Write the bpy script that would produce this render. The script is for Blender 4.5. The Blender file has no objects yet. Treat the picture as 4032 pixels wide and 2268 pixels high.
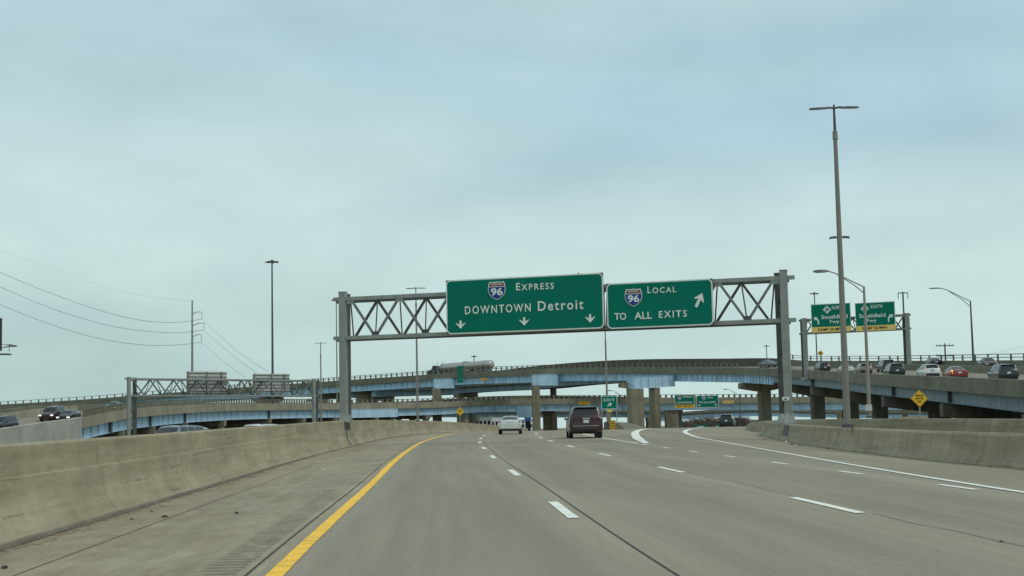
import bpy, math, random
from mathutils import Vector, Matrix
random.seed(7)
R = math.radians
scene = bpy.context.scene
COL = scene.collection
V = Vector

# ------------------------------------------------------------------ camera
F_PX, CAM_H = 5800.0, 1.45
PITCH, ROLL = math.atan((1688 - 1134) / F_PX), R(1.2)
Fw = V((0, math.cos(PITCH), math.sin(PITCH)))
U0 = V((0, -math.sin(PITCH), math.cos(PITCH)))
R0 = V((1, 0, 0))
RT = R0 * math.cos(ROLL) - U0 * math.sin(ROLL)
UP = U0 * math.cos(ROLL) + R0 * math.sin(ROLL)
EYE = V((0, 0, CAM_H))
cam = bpy.data.cameras.new("camera")
cam.sensor_width = 36
cam.lens = 36 * F_PX / 4032
cam.clip_start = 0.1
cam.clip_end = 12000
camo = bpy.data.objects.new("camera", cam)
COL.objects.link(camo)
camo.matrix_world = Matrix(((RT.x, UP.x, -Fw.x, 0), (RT.y, UP.y, -Fw.y, 0), (RT.z, UP.z, -Fw.z, CAM_H), (0, 0, 0, 1)))
scene.camera = camo

# ------------------------------------------------------------------ sky, sun, exposure
SUN_EL, SUN_AZ = R(50), R(128)
world = bpy.data.worlds.new("World")
scene.world = world
world.use_nodes = True
nt = world.node_tree
for n in list(nt.nodes):
    nt.nodes.remove(n)
def wn(t, **kw):
    n = nt.nodes.new(t)
    for k, v in kw.items():
        setattr(n, k, v)
    return n
wout = wn("ShaderNodeOutputWorld")
wbg = wn("ShaderNodeBackground")
sky = wn("ShaderNodeTexSky", sky_type='NISHITA', sun_disc=False, sun_elevation=SUN_EL, sun_rotation=SUN_AZ)
sky.air_density, sky.dust_density = 1.0, 1.5
tc = wn("ShaderNodeTexCoord")
sep = wn("ShaderNodeSeparateXYZ")
nt.links.new(tc.outputs["Generated"], sep.inputs[0])
def wramp(src, stops):
    r = wn("ShaderNodeValToRGB")
    e = r.color_ramp.elements
    e[0].position, e[0].color = stops[0][0], (*stops[0][1], 1)
    e[1].position, e[1].color = stops[-1][0], (*stops[-1][1], 1)
    for p, c in stops[1:-1]:
        k = e.new(p); k.color = (*c, 1)
    nt.links.new(src, r.inputs[0])
    return r
def wmix(fac, a, b):
    m = wn("ShaderNodeMix", data_type='RGBA')
    if isinstance(fac, float): m.inputs["Factor"].default_value = fac
    else: nt.links.new(fac, m.inputs["Factor"])
    for s, k in ((a, 6), (b, 7)):
        if isinstance(s, tuple): m.inputs[k].default_value = (*s, 1)
        else: nt.links.new(s, m.inputs[k])
    return m.outputs[2]
SKY_K = 10.0      # cloud radiances below are divided by the 0.1 Background strength
def L(c): return tuple(SKY_K * v for v in c)
def dir_noise(scale, detail, rough, off, sc, rot=0.0):
    mp = wn("ShaderNodeMapping")
    mp.inputs["Location"].default_value = off
    mp.inputs["Rotation"].default_value = (0, rot, 0)
    mp.inputs["Scale"].default_value = sc
    nt.links.new(tc.outputs["Generated"], mp.inputs[0])
    n = wn("ShaderNodeTexNoise")
    n.inputs["Scale"].default_value = scale; n.inputs["Detail"].default_value = detail; n.inputs["Roughness"].default_value = rough
    nt.links.new(mp.outputs[0], n.inputs["Vector"])
    return n
n1 = dir_noise(1.0, 3, 0.45, (3.1, 0.4, 5.35), (3.2, 3.2, 8.5), R(12))      # broad cloud banks
n2 = dir_noise(1.0, 5, 0.5, (8.2, 2.0, 1.7), (6.5, 6.5, 17), R(-14))         # softer folds inside them
clear = wmix(0.90, sky.outputs[0], L((0.44, 0.635, 0.715)))
grad = wramp(sep.outputs[2], [(0.0, L((0.53, 0.69, 0.665))), (0.05, L((0.58, 0.755, 0.725))), (0.15, L((0.575, 0.745, 0.74))), (0.215, L((0.485, 0.66, 0.695))), (0.25, L((0.46, 0.635, 0.685))), (0.31, L((0.50, 0.665, 0.705))), (0.6, L((0.54, 0.655, 0.68)))])
cover = wramp(n1.outputs[0], [(0.34, (0.0, 0.0, 0.0)), (0.56, (1, 1, 1))])
low_ = wramp(sep.outputs[2], [(0.13, (1, 1, 1)), (0.20, (0, 0, 0))])     # cloud closes up towards the horizon
cov = wn("ShaderNodeMath", operation='MAXIMUM')
nt.links.new(cover.outputs[0], cov.inputs[0]); nt.links.new(low_.outputs[0], cov.inputs[1])
base = wmix(cov.outputs[0], clear, grad.outputs[0])
shade = wramp(n2.outputs[0], [(0.32, (0.905, 0.915, 0.925)), (0.64, (1.05, 1.045, 1.04))])
mul = wn("ShaderNodeMix", data_type='RGBA', blend_type='MULTIPLY')
mul.inputs["Factor"].default_value = 1.0
nt.links.new(base, mul.inputs[6]); nt.links.new(shade.outputs[0], mul.inputs[7])
# thicker, greyer cloud low on the left
lz = wramp(sep.outputs[2], [(0.05, (1, 1, 1)), (0.12, (0, 0, 0))])
shx = wn("ShaderNodeMath", operation='ADD'); shx.inputs[1].default_value = 0.5
nt.links.new(sep.outputs[0], shx.inputs[0])
lx = wramp(shx.outputs[0], [(0.20, (1, 1, 1)), (0.52, (0, 0, 0))])
lm = wn("ShaderNodeMath", operation='MULTIPLY')
nt.links.new(lz.outputs[0], lm.inputs[0]); nt.links.new(lx.outputs[0], lm.inputs[1])
fin = wn("ShaderNodeMix", data_type='RGBA', blend_type='MULTIPLY')
nt.links.new(lm.outputs[0], fin.inputs["Factor"]); nt.links.new(mul.outputs[2], fin.inputs[6])
fin.inputs[7].default_value = (0.81, 0.84, 0.85, 1)
nt.links.new(fin.outputs[2], wbg.inputs[0])
wbg.inputs[1].default_value = 0.1
nt.links.new(wbg.outputs[0], wout.inputs[0])

sun = bpy.data.lights.new("sun", 'SUN')
sun.energy, sun.angle, sun.color = 0.95, R(22), (1.0, 0.93, 0.82)
suno = bpy.data.objects.new("sun", sun)
COL.objects.link(suno)
sd = V((math.sin(SUN_AZ) * math.cos(SUN_EL), math.cos(SUN_AZ) * math.cos(SUN_EL), math.sin(SUN_EL)))
suno.rotation_euler = sd.to_track_quat('Z', 'Y').to_euler()
vs = scene.view_settings
vs.view_transform, vs.look, vs.exposure, vs.gamma = 'Standard', 'None', 0.0, 1.0
vs.use_curve_mapping = False

# ------------------------------------------------------------------ geometry of the place
def ray(px, py):
    return Fw + RT * ((px - 2016) / F_PX) + UP * ((1134 - py) / F_PX)
def P(px, py, d):                      # point seen at px,py, d metres ahead
    r = ray(px, py)
    return EYE + r * (d / r.y)
def zroad(y):                          # the road climbs to a crest and falls away
    if y < 110: return 0.0086 * y
    u = y - 110
    if u < 122: z = 0.946 + 0.0086 * u - 8.4e-5 * u * u
    else: z = 0.946 + 0.0086 * 122 - 8.4e-5 * 122 * 122 - 0.0119 * (u - 122)
    return max(z, -1.0)
def herm(pts, x):                      # smooth curve through control points
    n = len(pts)
    if x <= pts[0][0]:
        s = (pts[1][1] - pts[0][1]) / (pts[1][0] - pts[0][0]); return pts[0][1] + s * (x - pts[0][0])
    if x >= pts[-1][0]:
        s = (pts[-1][1] - pts[-2][1]) / (pts[-1][0] - pts[-2][0]); return pts[-1][1] + s * (x - pts[-1][0])
    i = max(k for k in range(n - 1) if pts[k][0] <= x)
    def m(k):
        a, b = max(0, k - 1), min(n - 1, k + 1)
        return (pts[b][1] - pts[a][1]) / (pts[b][0] - pts[a][0])
    h = pts[i + 1][0] - pts[i][0]; t = (x - pts[i][0]) / h
    return ((2*t**3 - 3*t**2 + 1) * pts[i][1] + (t**3 - 2*t**2 + t) * h * m(i) + (-2*t**3 + 3*t**2) * pts[i+1][1] + (t**3 - t**2) * h * m(i+1))
YEL = [(-30, 0.5), (0, -1.46), (13.8, -2.31), (20.1, -2.64), (31.4, -3.18), (51.3, -4.20), (75, -5.18), (91, -5.65), (115, -5.80), (142, -5.15), (180, -2.9), (250, 3.6), (330, 15), (420, 32)]
def xyel(y): return herm(YEL, y)
def line_pt(off, y, dz=0.0):           # a point off metres right of the yellow line
    s = (xyel(y + .5) - xyel(y - .5))
    k = 1 / math.sqrt(1 + s * s)
    return V((xyel(y) + off * k, y - off * s * k, zroad(y - off * s * k) + dz))
EDGE = [(-30, 8.9), (0, 8.55), (24, 8.45), (35, 8.65), (51.6, 9.2), (72.5, 10.0), (88.6, 10.75), (115, 13.2), (140, 17.2), (170, 23.5), (220, 36)]
RBAR = [(-30, 13.2), (0, 12.3), (20, 11.8), (33.1, 11.45), (38.9, 11.2), (46.5, 11.3), (59.6, 11.85), (74.4, 13.1), (88, 14.5)]
def gz(x, y):
    z = zroad(y) if y > -200 else zroad(-200)
    t = min(1, max(0, (xyel(min(y, 400)) - 4.2 - x) / 1.2)) if y < 400 else 0
    return z - 0.06 - 0.42 * t

# ------------------------------------------------------------------ materials
MATS = {}
def mat(name, col, rough=0.6, metal=0.0, var=0.0, scale=3.0, emit=None, spec=0.5, streak=0.0, coat=0.0, fine=0.0, wear=None):
    if name in MATS: return MATS[name]
    m = bpy.data.materials.new(name); m.use_nodes = True
    t = m.node_tree; b = t.nodes["Principled BSDF"]
    b.inputs["Base Color"].default_value = (*col, 1)
    b.inputs["Roughness"].default_value = rough
    b.inputs["Metallic"].default_value = metal
    b.inputs["Specular IOR Level"].default_value = spec
    b.inputs["Coat Weight"].default_value = coat
    if emit:
        b.inputs["Emission Color"].default_value = (*emit[0], 1); b.inputs["Emission Strength"].default_value = emit[1]
    cur = None
    def nz(sc, stretch=(1, 1, 1), detail=5):
        c = t.nodes.new("ShaderNodeTexCoord"); mp = t.nodes.new("ShaderNodeMapping"); n = t.nodes.new("ShaderNodeTexNoise")
        mp.inputs["Scale"].default_value = stretch
        n.inputs["Scale"].default_value = sc; n.inputs["Detail"].default_value = detail; n.inputs["Roughness"].default_value = 0.6
        t.links.new(c.outputs["Object"], mp.inputs[0]); t.links.new(mp.outputs[0], n.inputs["Vector"])
        return n.outputs[0]
    def mulvar(src, amount, lo=0.3, hi=0.7, tint=(1, 1, 1)):
        nonlocal cur
        r = t.nodes.new("ShaderNodeValToRGB")
        e = r.color_ramp.elements
        e[0].position, e[1].position = lo, hi
        e[0].color = (1 - amount * tint[0], 1 - amount * tint[1], 1 - amount * tint[2], 1)
        e[1].color = (1 + amount * .6,) * 3 + (1,)
        t.links.new(src, r.inputs[0])
        x = t.nodes.new("ShaderNodeMix"); x.data_type = 'RGBA'; x.blend_type = 'MULTIPLY'
        x.inputs["Factor"].default_value = 1
        if cur is None: x.inputs[6].default_value = (*col, 1)
        else: t.links.new(cur, x.inputs[6])
        t.links.new(r.outputs[0], x.inputs[7])
        cur = x.outputs[2]
    if var: mulvar(nz(scale), var)
    if fine: mulvar(nz(scale * 14, detail=3), fine)
    if streak: mulvar(nz(1.0, (1.4, 1.4, 0.12)), streak, .38, .66, (.8, .95, 1.1))
    if wear:
        mulvar(nz(2.6, (wear[0], wear[1], 1), 6), wear[2], .30, .52, (.85, 1.0, 1.2))
        mulvar(nz(22, (1, 1, 1), 4), wear[2] * .9, .28, .42, (.9, 1, 1.1))
    if cur is not None: t.links.new(cur, b.inputs["Base Color"])
    MATS[name] = m
    return m

M_yellow = mat("yellow_paint", (0.86, 0.49, 0.035), .7, var=.14, scale=2.2, fine=.18, wear=(.35, 3.2, .30))
M_white = mat("white_paint", (0.82, 0.80, 0.72), .6, var=.08, scale=2.0, fine=.10, wear=(1.2, 1.2, .16))
M_joint = mat("joint_seal", (0.05, 0.047, 0.04), .85)
M_joint2 = mat("faint_joint", (0.17, 0.14, 0.1), .85, var=.5, scale=1.2)
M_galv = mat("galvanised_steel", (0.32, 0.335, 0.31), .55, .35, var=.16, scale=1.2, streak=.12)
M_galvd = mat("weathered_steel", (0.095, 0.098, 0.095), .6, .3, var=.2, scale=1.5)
M_pole = mat("pole_steel", (0.25, 0.23, 0.20), .55, .3, var=.12, scale=1.2)
M_polel = mat("pale_pole_steel", (0.34, 0.31, 0.27), .55, .3, var=.12, scale=1.2)
M_poled = mat("dark_pole_steel", (0.10, 0.10, 0.11), .55, .3, var=.1)
M_blue = mat("blue_girder_paint", (0.47, 0.69, 0.86), .55, var=.20, scale=.35, streak=.16)
M_bluel = mat("pale_blue_paint", (0.47, 0.67, 0.83), .5, var=.15, scale=.6, streak=.10)
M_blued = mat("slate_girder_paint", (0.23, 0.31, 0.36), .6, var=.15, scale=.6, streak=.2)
M_conc2 = mat("overpass_concrete", (0.34, 0.31, 0.228), .9, var=.24, scale=.3, streak=.13, fine=.12)
M_conc = mat("bridge_concrete", (0.205, 0.197, 0.146), .9, var=.24, scale=.3, streak=.13, fine=.12)
M_concr = mat("shaded_pier_concrete", (0.155, 0.142, 0.11), .9, var=.18, scale=.5, streak=.3, fine=.08)  # pier concrete darkened in colour for the shade under the right ramp
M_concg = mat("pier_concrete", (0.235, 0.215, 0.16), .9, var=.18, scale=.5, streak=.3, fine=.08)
M_concl = mat("pale_wall_concrete", (0.42, 0.42, 0.37), .9, var=.2, scale=.5, streak=.08, fine=.08)
M_deck = mat("deck_concrete", (0.27, 0.235, 0.18), .9, var=.15, scale=.4)
M_darkp = mat("dark_parapet", (0.11, 0.10, 0.08), .85, var=.2, scale=.5, streak=.2)
M_green = mat("sign_green", (0.001, 0.175, 0.118), .6, spec=.12, var=.06, scale=.8)
M_swhite = mat("sign_white", (0.78, 0.82, 0.76), .5)
M_sblue = mat("shield_blue", (0.004, 0.03, 0.25), .45)
M_sred = mat("shield_red", (0.20, 0.045, 0.03), .5)
M_syel = mat("sign_yellow", (0.80, 0.47, 0.015), .5, var=.05)
M_syelp = mat("sign_pale_yellow", (0.86, 0.60, 0.16), .5)
M_sblack = mat("sign_black", (0.012, 0.012, 0.012), .6)
M_salu = mat("sign_back", (0.60, 0.60, 0.55), .55, .15, var=.12, scale=.8)
M_tyre = mat("tyre_rubber", (0.013, 0.013, 0.013), .85)
M_rim = mat("wheel_rim", (0.42, 0.42, 0.42), .35, .8)
M_glass = mat("car_glass", (0.012, 0.014, 0.016), .08, spec=.7)
M_plastic = mat("black_plastic", (0.015, 0.015, 0.016), .55)
M_tail = mat("tail_lamp", (0.20, 0.01, 0.01), .2, coat=.5)
M_tail_on = mat("lit_tail_lamp", (0.5, 0.02, 0.02), .3, emit=((1, .12, .08), .9))
M_head = mat("head_lamp", (0.6, 0.62, 0.62), .15)
M_head_on = mat("lit_head_lamp", (0.9, 0.9, 0.85), .3, emit=((1, .98, .88), .95))
M_amber_on = mat("lit_turn_lamp", (0.6, 0.25, 0.03), .3, emit=((1, .45, .08), 2.0))
M_plate = mat("number_plate", (0.62, 0.66, 0.72), .5)
M_chrome = mat("chrome", (0.6, 0.6, 0.6), .2, .9)
M_lamp = mat("lamp_head", (0.12, 0.12, 0.13), .5, .3)
M_wire = mat("wire", (0.10, 0.105, 0.11), .7)
def paint(name, c, metal=.25, rough=.28): return mat(name, c, rough, metal, coat=.6)
C_maroon = paint("maroon_paint", (0.038, 0.005, 0.006), .15, .3)
C_silver = paint("silver_paint", (0.66, 0.66, 0.61), .35, .3)
C_black = paint("black_paint", (0.015, 0.016, 0.018), .2)
C_dark = paint("charcoal_paint", (0.03, 0.036, 0.042), .4)
C_white = paint("white_car_paint", (0.72, 0.72, 0.70), 0, .3)
C_red = paint("red_car_paint", (0.26, 0.03, 0.022), .2)
C_tan = paint("tan_car_paint", (0.22, 0.18, 0.14), .3)
C_grey = paint("grey_car_paint", (0.18, 0.20, 0.22), .4)
C_blueg = paint("bluegrey_car_paint", (0.20, 0.25, 0.29), .4)

def lane_material(name, col, shoulder=False, barrier=False, drip=0.0, period=7.3):
    m = bpy.data.materials.new(name); m.use_nodes = True
    t = m.node_tree; b = t.nodes["Principled BSDF"]
    b.inputs["Roughness"].default_value = .88; b.inputs["Specular IOR Level"].default_value = .25
    uv = t.nodes.new("ShaderNodeUVMap"); uv.uv_map = "UVMap"
    cur = None
    def nz(sc, stretch, detail=5, rough=.6, off=(0, 0, 0)):
        mp = t.nodes.new("ShaderNodeMapping"); n = t.nodes.new("ShaderNodeTexNoise")
        mp.inputs["Scale"].default_value = stretch; mp.inputs["Location"].default_value = off
        n.inputs["Scale"].default_value = sc; n.inputs["Detail"].default_value = detail; n.inputs["Roughness"].default_value = rough
        t.links.new(uv.outputs[0], mp.inputs[0]); t.links.new(mp.outputs[0], n.inputs["Vector"])
        return n.outputs[0]
    def ramp(src, stops):
        r = t.nodes.new("ShaderNodeValToRGB"); e = r.color_ramp.elements
        e[0].position, e[0].color = stops[0][0], (*stops[0][1], 1)
        e[1].position, e[1].color = stops[-1][0], (*stops[-1][1], 1)
        for p, c in stops[1:-1]:
            k = e.new(p); k.color = (*c, 1)
        t.links.new(src, r.inputs[0]); return r.outputs[0]
    def mul(src):
        nonlocal cur
        x = t.nodes.new("ShaderNodeMix"); x.data_type = 'RGBA'; x.blend_type = 'MULTIPLY'; x.inputs["Factor"].default_value = 1
        if cur is None: x.inputs[6].default_value = (*col, 1)
        else: t.links.new(cur, x.inputs[6])
        t.links.new(src, x.inputs[7]); cur = x.outputs[2]
    def g(a, b_=None, c_=None): return (a, b_ or a, c_ or a)
    sp = t.nodes.new("ShaderNodeSeparateXYZ"); t.links.new(uv.outputs[0], sp.inputs[0])
    def math_(op, a, bv, cv=None):
        n = t.nodes.new("ShaderNodeMath"); n.operation = op
        for k, s in enumerate((a, bv, cv)):
            if s is None: continue
            if isinstance(s, (int, float)): n.inputs[k].default_value = s
            else: t.links.new(s, n.inputs[k])
        return n.outputs[0]
    if barrier:
        mul(ramp(nz(.7, (1, .35, 1)), [(.30, (.80, .78, .74)), (.7, (1.12, 1.12, 1.12))]))
        mul(ramp(nz(1.3, (.25, .8, 1), 5), [(.30, (.90, .885, .86)), (.66, (1.05, 1.05, 1.05))]))      # drips down the face
        mul(ramp(nz(1.2, (3.0, .12, 1), 5, off=(3, 1, 0)), [(.32, (.84, .82, .77)), (.62, (1.06, 1.06, 1.06))]))  # long grime bands
        mul(ramp(nz(26, (1, 1, 1), 3), [(.3, g(.90)), (.7, g(1.08))]))
        if drip: mul(ramp(nz(1.9, (.22, 1.0, 1), 5, .65, off=(4, 8, 0)), [(.34, (1 - drip, 1 - drip, 1 - drip * .95)), (.58, (1.05, 1.05, 1.05))]))
        mul(ramp(nz(9, (1, .3, 1), 6, .72, off=(6, 1, 0)), [(.30, (.84, .83, .80)), (.52, (1.03, 1.03, 1.03))]))        # chips and pitting
        scuff = math_('MULTIPLY', math_('GREATER_THAN', nz(2.4, (3.6, .10, 1), 3, .5, off=(7, 3, 0)), .66), math_('GREATER_THAN', nz(6, (1, .4, 1), 4, .7), .47))
        mul(ramp(scuff, [(0, g(1.0)), (1, (.70, .69, .68))]))      # tyre rub marks
        fr = math_('FRACT', math_('MULTIPLY', sp.outputs[1], 1 / period), 0)
        mul(ramp(fr, [(0.0, (.72, .69, .64)), (.005, (.76, .73, .68)), (.009, (1, 1, 1)), (1.0, (1, 1, 1))]))
    else:
        mul(ramp(nz(.5, (1, .12, 1)), [(.3, g(.88)), (.7, g(1.08))]))                         # long patches along the lane
        mul(ramp(nz(2.6, (1, .03, 1), 5), [(.32, g(.90)), (.66, g(1.06))]))                 # tyre streaks
        mul(ramp(nz(16, (1, .55, 1), 5, .78), [(.3, g(.82)), (.7, g(1.14))]))
        mul(ramp(nz(60, (1, 1, 1), 3, .7), [(.3, g(.86)), (.7, g(1.12))]))
        if shoulder:
            mul(ramp(nz(1.1, (1, .3, 1), 7, .66, off=(5, 2, 0)), [(.34, (.83, .81, .76)), (.64, (1.06, 1.06, 1.06))]))
            mul(ramp(nz(4.5, (1, .22, 1), 6, .7, off=(1, 6, 0)), [(.34, (.86, .85, .81)), (.6, (1.05, 1.05, 1.05))]))
            # rumble strip: groove shade and dirt painted as dark stripes beside the edge line
            st = math_('FRACT', math_('MULTIPLY', sp.outputs[1], 1 / .30), 0)
            stripe = math_('GREATER_THAN', st, .5)
            near = math_('MULTIPLY', math_('GREATER_THAN', sp.outputs[0], -.74), math_('LESS_THAN', sp.outputs[0], -.35))
            nfac = math_('GREATER_THAN', nz(3.0, (1.2, .6, 1), 4), .40)
            k = math_('MULTIPLY', math_('MULTIPLY', math_('MULTIPLY', stripe, near), nfac), math_('SUBTRACT', 1.25, math_('MULTIPLY', sp.outputs[1], .026)))
            mul(ramp(k, [(0, g(1.0)), (1, (.62, .605, .57))]))
            # grit and dry leaves gathered along the barrier foot
            foot = math_('LESS_THAN', sp.outputs[0], math_('ADD', math_('MULTIPLY', nz(1.1, (1, .5, 1), 4, off=(9, 4, 0)), 1.5), -4.05))
            grit = math_('GREATER_THAN', nz(5, (1.6, .7, 1), 6, .7, off=(2, 7, 0)), .52)
            mul(ramp(math_('MULTIPLY', foot, grit), [(0, g(1.0)), (1, (.66, .60, .50))]))
            pale = math_('MULTIPLY', math_('GREATER_THAN', sp.outputs[0], -.34), math_('LESS_THAN', sp.outputs[0], 0))
            mul(ramp(pale, [(0, g(1.0)), (1, g(1.10))]))
        else:
            # wheel-path polish and slab joints across the lanes
            w = math_('PINGPONG', math_('ADD', sp.outputs[0], .05), 1.83)
            mul(ramp(math_('MULTIPLY', w, 1 / 1.83), [(0, g(1.07)), (.12, g(1.04)), (.36, g(.95)), (.64, g(.92)), (1, g(.965))]))
            fr = math_('FRACT', math_('MULTIPLY', sp.outputs[1], 1 / 21.6), 0)
            mul(ramp(fr, [(0, g(.86)), (.0012, g(.86)), (.002, g(1)), (1, g(1))]))
    t.links.new(cur, b.inputs["Base Color"])
    bp = t.nodes.new("ShaderNodeBump"); bp.inputs["Strength"].default_value = .25; bp.inputs["Distance"].default_value = .02
    t.links.new(nz(30, (1, 1, 1), 4), bp.inputs["Height"]); t.links.new(bp.outputs[0], b.inputs["Normal"])
    return m
M_road = lane_material("road_concrete", (0.335, 0.292, 0.222))
M_shoulder = lane_material("shoulder_concrete", (0.385, 0.325, 0.232), shoulder=True)
M_rshoulder = lane_material("right_shoulder_concrete", (0.345, 0.295, 0.215))
M_barrier = lane_material("barrier_concrete", (0.395, 0.345, 0.245), barrier=True)
M_barrier2 = lane_material("grey_barrier_concrete", (0.35, 0.315, 0.235), barrier=True, drip=.16, period=4.6)
M_ground = mat("dry_grass_ground", (0.17, 0.145, 0.085), .95, var=.3, scale=.15, fine=.2)

# ------------------------------------------------------------------ mesh helpers
def wm(o):
    m = o.matrix_basis.copy()
    return wm(o.parent) @ m if o.parent else m
class MB:
    def __init__(s): s.v, s.f, s.uv = [], [], {}
    def add(s, vs, fs):
        k = len(s.v); s.v += [V(p) for p in vs]; s.f += [tuple(i + k for i in f) for f in fs]; return s
    def box(s, c, sz, M=None):
        x, y, z = (d / 2 for d in sz)
        vs = [V(q) for q in ((-x,-y,-z),(x,-y,-z),(x,y,-z),(-x,y,-z),(-x,-y,z),(x,-y,z),(x,y,z),(-x,y,z))]
        vs = [(M @ q if M else q) + V(c) for q in vs]
        return s.add(vs, [(0,3,2,1),(4,5,6,7),(0,1,5,4),(1,2,6,5),(2,3,7,6),(3,0,4,7)])
    def bar(s, a, b, w, h=None, up=V((0, 0, 1))):      # rectangular bar between two points
        a, b = V(a), V(b); h = h or w; t = (b - a).normalized()
        x = t.cross(up)
        x = x.normalized() if x.length > 1e-4 else V((1, 0, 0))
        z = x.cross(t).normalized(); x, z = x * w / 2, z * h / 2
        vs = [a - x - z, a + x - z, a + x + z, a - x + z, b - x - z, b + x - z, b + x + z, b - x + z]
        return s.add(vs, [(3,2,1,0),(4,5,6,7),(0,1,5,4),(1,2,6,5),(2,3,7,6),(3,0,4,7)])
    def tube(s, pts, r, n=8, caps=True):
        pts = [V(p) for p in pts]; k = len(pts)
        rs = r if isinstance(r, (list, tuple)) else [r] * k
        vs, fs = [], []
        ref = None
        for i, p in enumerate(pts):
            t = (pts[min(i + 1, k - 1)] - pts[max(i - 1, 0)]).normalized()
            if ref is None: ref = V((0, 0, 1)) if abs(t.z) < .9 else V((1, 0, 0))
            x = t.cross(ref).normalized(); y = t.cross(x).normalized()
            for j in range(n):
                a = 2 * math.pi * j / n
                vs.append(p + (x * math.cos(a) + y * math.sin(a)) * rs[i])
        for i in range(k - 1):
            for j in range(n):
                a, b = i * n + j, i * n + (j + 1) % n
                fs.append((a, b, b + n, a + n))
        if caps: fs += [tuple(range(n))[::-1], tuple(range((k - 1) * n, k * n))]
        return s.add(vs, fs)
    def loft(s, rings, closed=True, caps=True):
        n = len(rings[0]); vs = [p for r in rings for p in r]; fs = []
        for i in range(len(rings) - 1):
            for j in range(n if closed else n - 1):
                a, b = i * n + j, i * n + (j + 1) % n
                fs.append((a, b, b + n, a + n))
        if caps and closed: fs += [tuple(range(n))[::-1], tuple(range((len(rings) - 1) * n, len(rings) * n))]
        return s.add(vs, fs)
    def poly(s, pts, thick=0.0, nrm=V((0, -1, 0))):    # outline extruded backwards from its front
        pts = [V(p) for p in pts]; n = len(pts)
        if not thick: return s.add(pts, [tuple(range(n))])
        bk = [p - V(nrm) * thick for p in pts]
        return s.add(pts + bk, [tuple(range(n)), tuple(range(2 * n - 1, n - 1, -1))] + [(i, i + n, (i + 1) % n + n, (i + 1) % n) for i in range(n)])
    def build(s, name, m, parent=None, smooth=None, local=False, uvs=None):
        vs = s.v
        if parent is not None and not local:
            inv = wm(parent).inverted(); vs = [inv @ p for p in vs]
        me = bpy.data.meshes.new(name)
        me.from_pydata([tuple(p) for p in vs], [], s.f)
        me.materials.append(m)
        if uvs:
            l = me.uv_layers.new(name="UVMap")
            for lp in me.loops: l.data[lp.index].uv = uvs[lp.vertex_index]
        me.validate(); me.update()
        import bmesh
        bm = bmesh.new(); bm.from_mesh(me); bmesh.ops.recalc_face_normals(bm, faces=bm.faces[:]); bm.to_mesh(me); bm.free()
        if smooth:
            for p in me.polygons: p.use_smooth = True
            me.set_sharp_from_angle(angle=R(smooth))
        o = bpy.data.objects.new(name, me); COL.objects.link(o)
        if parent is not None: o.parent = parent
        return o
def tag(o, label, cat, group=None):
    o["label"], o["category"] = label, cat
    if group: o["group"] = group
    return o
def thing(name, label, cat, loc=(0, 0, 0), rz=0.0, group=None):
    o = bpy.data.objects.new(name, None); COL.objects.link(o)
    o.empty_display_size = .2
    o.location = loc; o.rotation_euler = (0, 0, rz)
    return tag(o, label, cat, group)
def structure(o):
    o["kind"] = "structure"; return o
def frange(a, b, n): return [a + (b - a) * i / (n - 1) for i in range(n)]

# ------------------------------------------------------------------ ground and road
def ground_sheet():
    xs = [-5000, -1500, -500, -200, -100, -60, -40, -30, -24, -18, -14, -12, -10.5, -9.5, -8.7, -7.5, -6.5, -5, 0, 6, 12, 18, 26, 40, 60, 100, 200, 500, 1500, 5000]
    ys = [-300, -60, -30] + [i * 8 for i in range(0, 52)] + [430, 480, 600, 900, 1500, 3000, 7000]
    mb = MB(); n = len(xs)
    mb.v = [V((x + (xyel(y) + 4 if -40 < y < 420 and abs(x) < 30 else 0), y, 0)) for y in ys for x in xs]
    for p in mb.v: p.z = gz(p.x, p.y) - .02
    mb.f = [(j * n + i, j * n + i + 1, (j + 1) * n + i + 1, (j + 1) * n + i) for j in range(len(ys) - 1) for i in range(n - 1)]
    return structure(mb.build("ground", M_ground))
ground_sheet()
RY = [-25 + 2.5 * i for i in range(0, 75)] + [165 + 6 * i for i in range(0, 42)]
def strip(name, offs0, offs1, m, cols=8, dz=0.0, parent=None, ys=RY, absx=None):
    mb = MB(); uvs = []
    for y in ys:
        for c in range(cols + 1):
            t = c / cols
            a = offs0(y) if callable(offs0) else offs0
            b = offs1(y) if callable(offs1) else offs1
            o = a + (b - a) * t
            p = line_pt(o, y); p.z = zroad(p.y) + dz
            mb.v.append(p); uvs.append((o, y))
    n = cols + 1
    mb.f = [(j * n + i, j * n + i + 1, (j + 1) * n + i + 1, (j + 1) * n + i) for j in range(len(ys) - 1) for i in range(cols)]
    return mb.build(name, m, parent, uvs=uvs)
def redge(y):
    b = (herm(RBAR, y) if y < 88 else herm([(88, 14.5), (110, 18.5), (140, 24), (200, 38), (260, 52)], min(y, 260))) + .5
    return b - xyel(y)
road = structure(strip("road", -.14, redge, M_road, 22))
shoulder = structure(strip("shoulder", -3.95, -.14, M_shoulder, 8))
structure(strip("side_road", -19, -5.5, M_road, 10, -.44))
rsh = structure(strip("exit_shoulder", lambda y: herm(EDGE, min(y, 150)) - xyel(y) + .12, redge, M_rshoulder, 8, .004, ys=[y for y in RY if y < 120]))
rsh.name = "right_shoulder"

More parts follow.
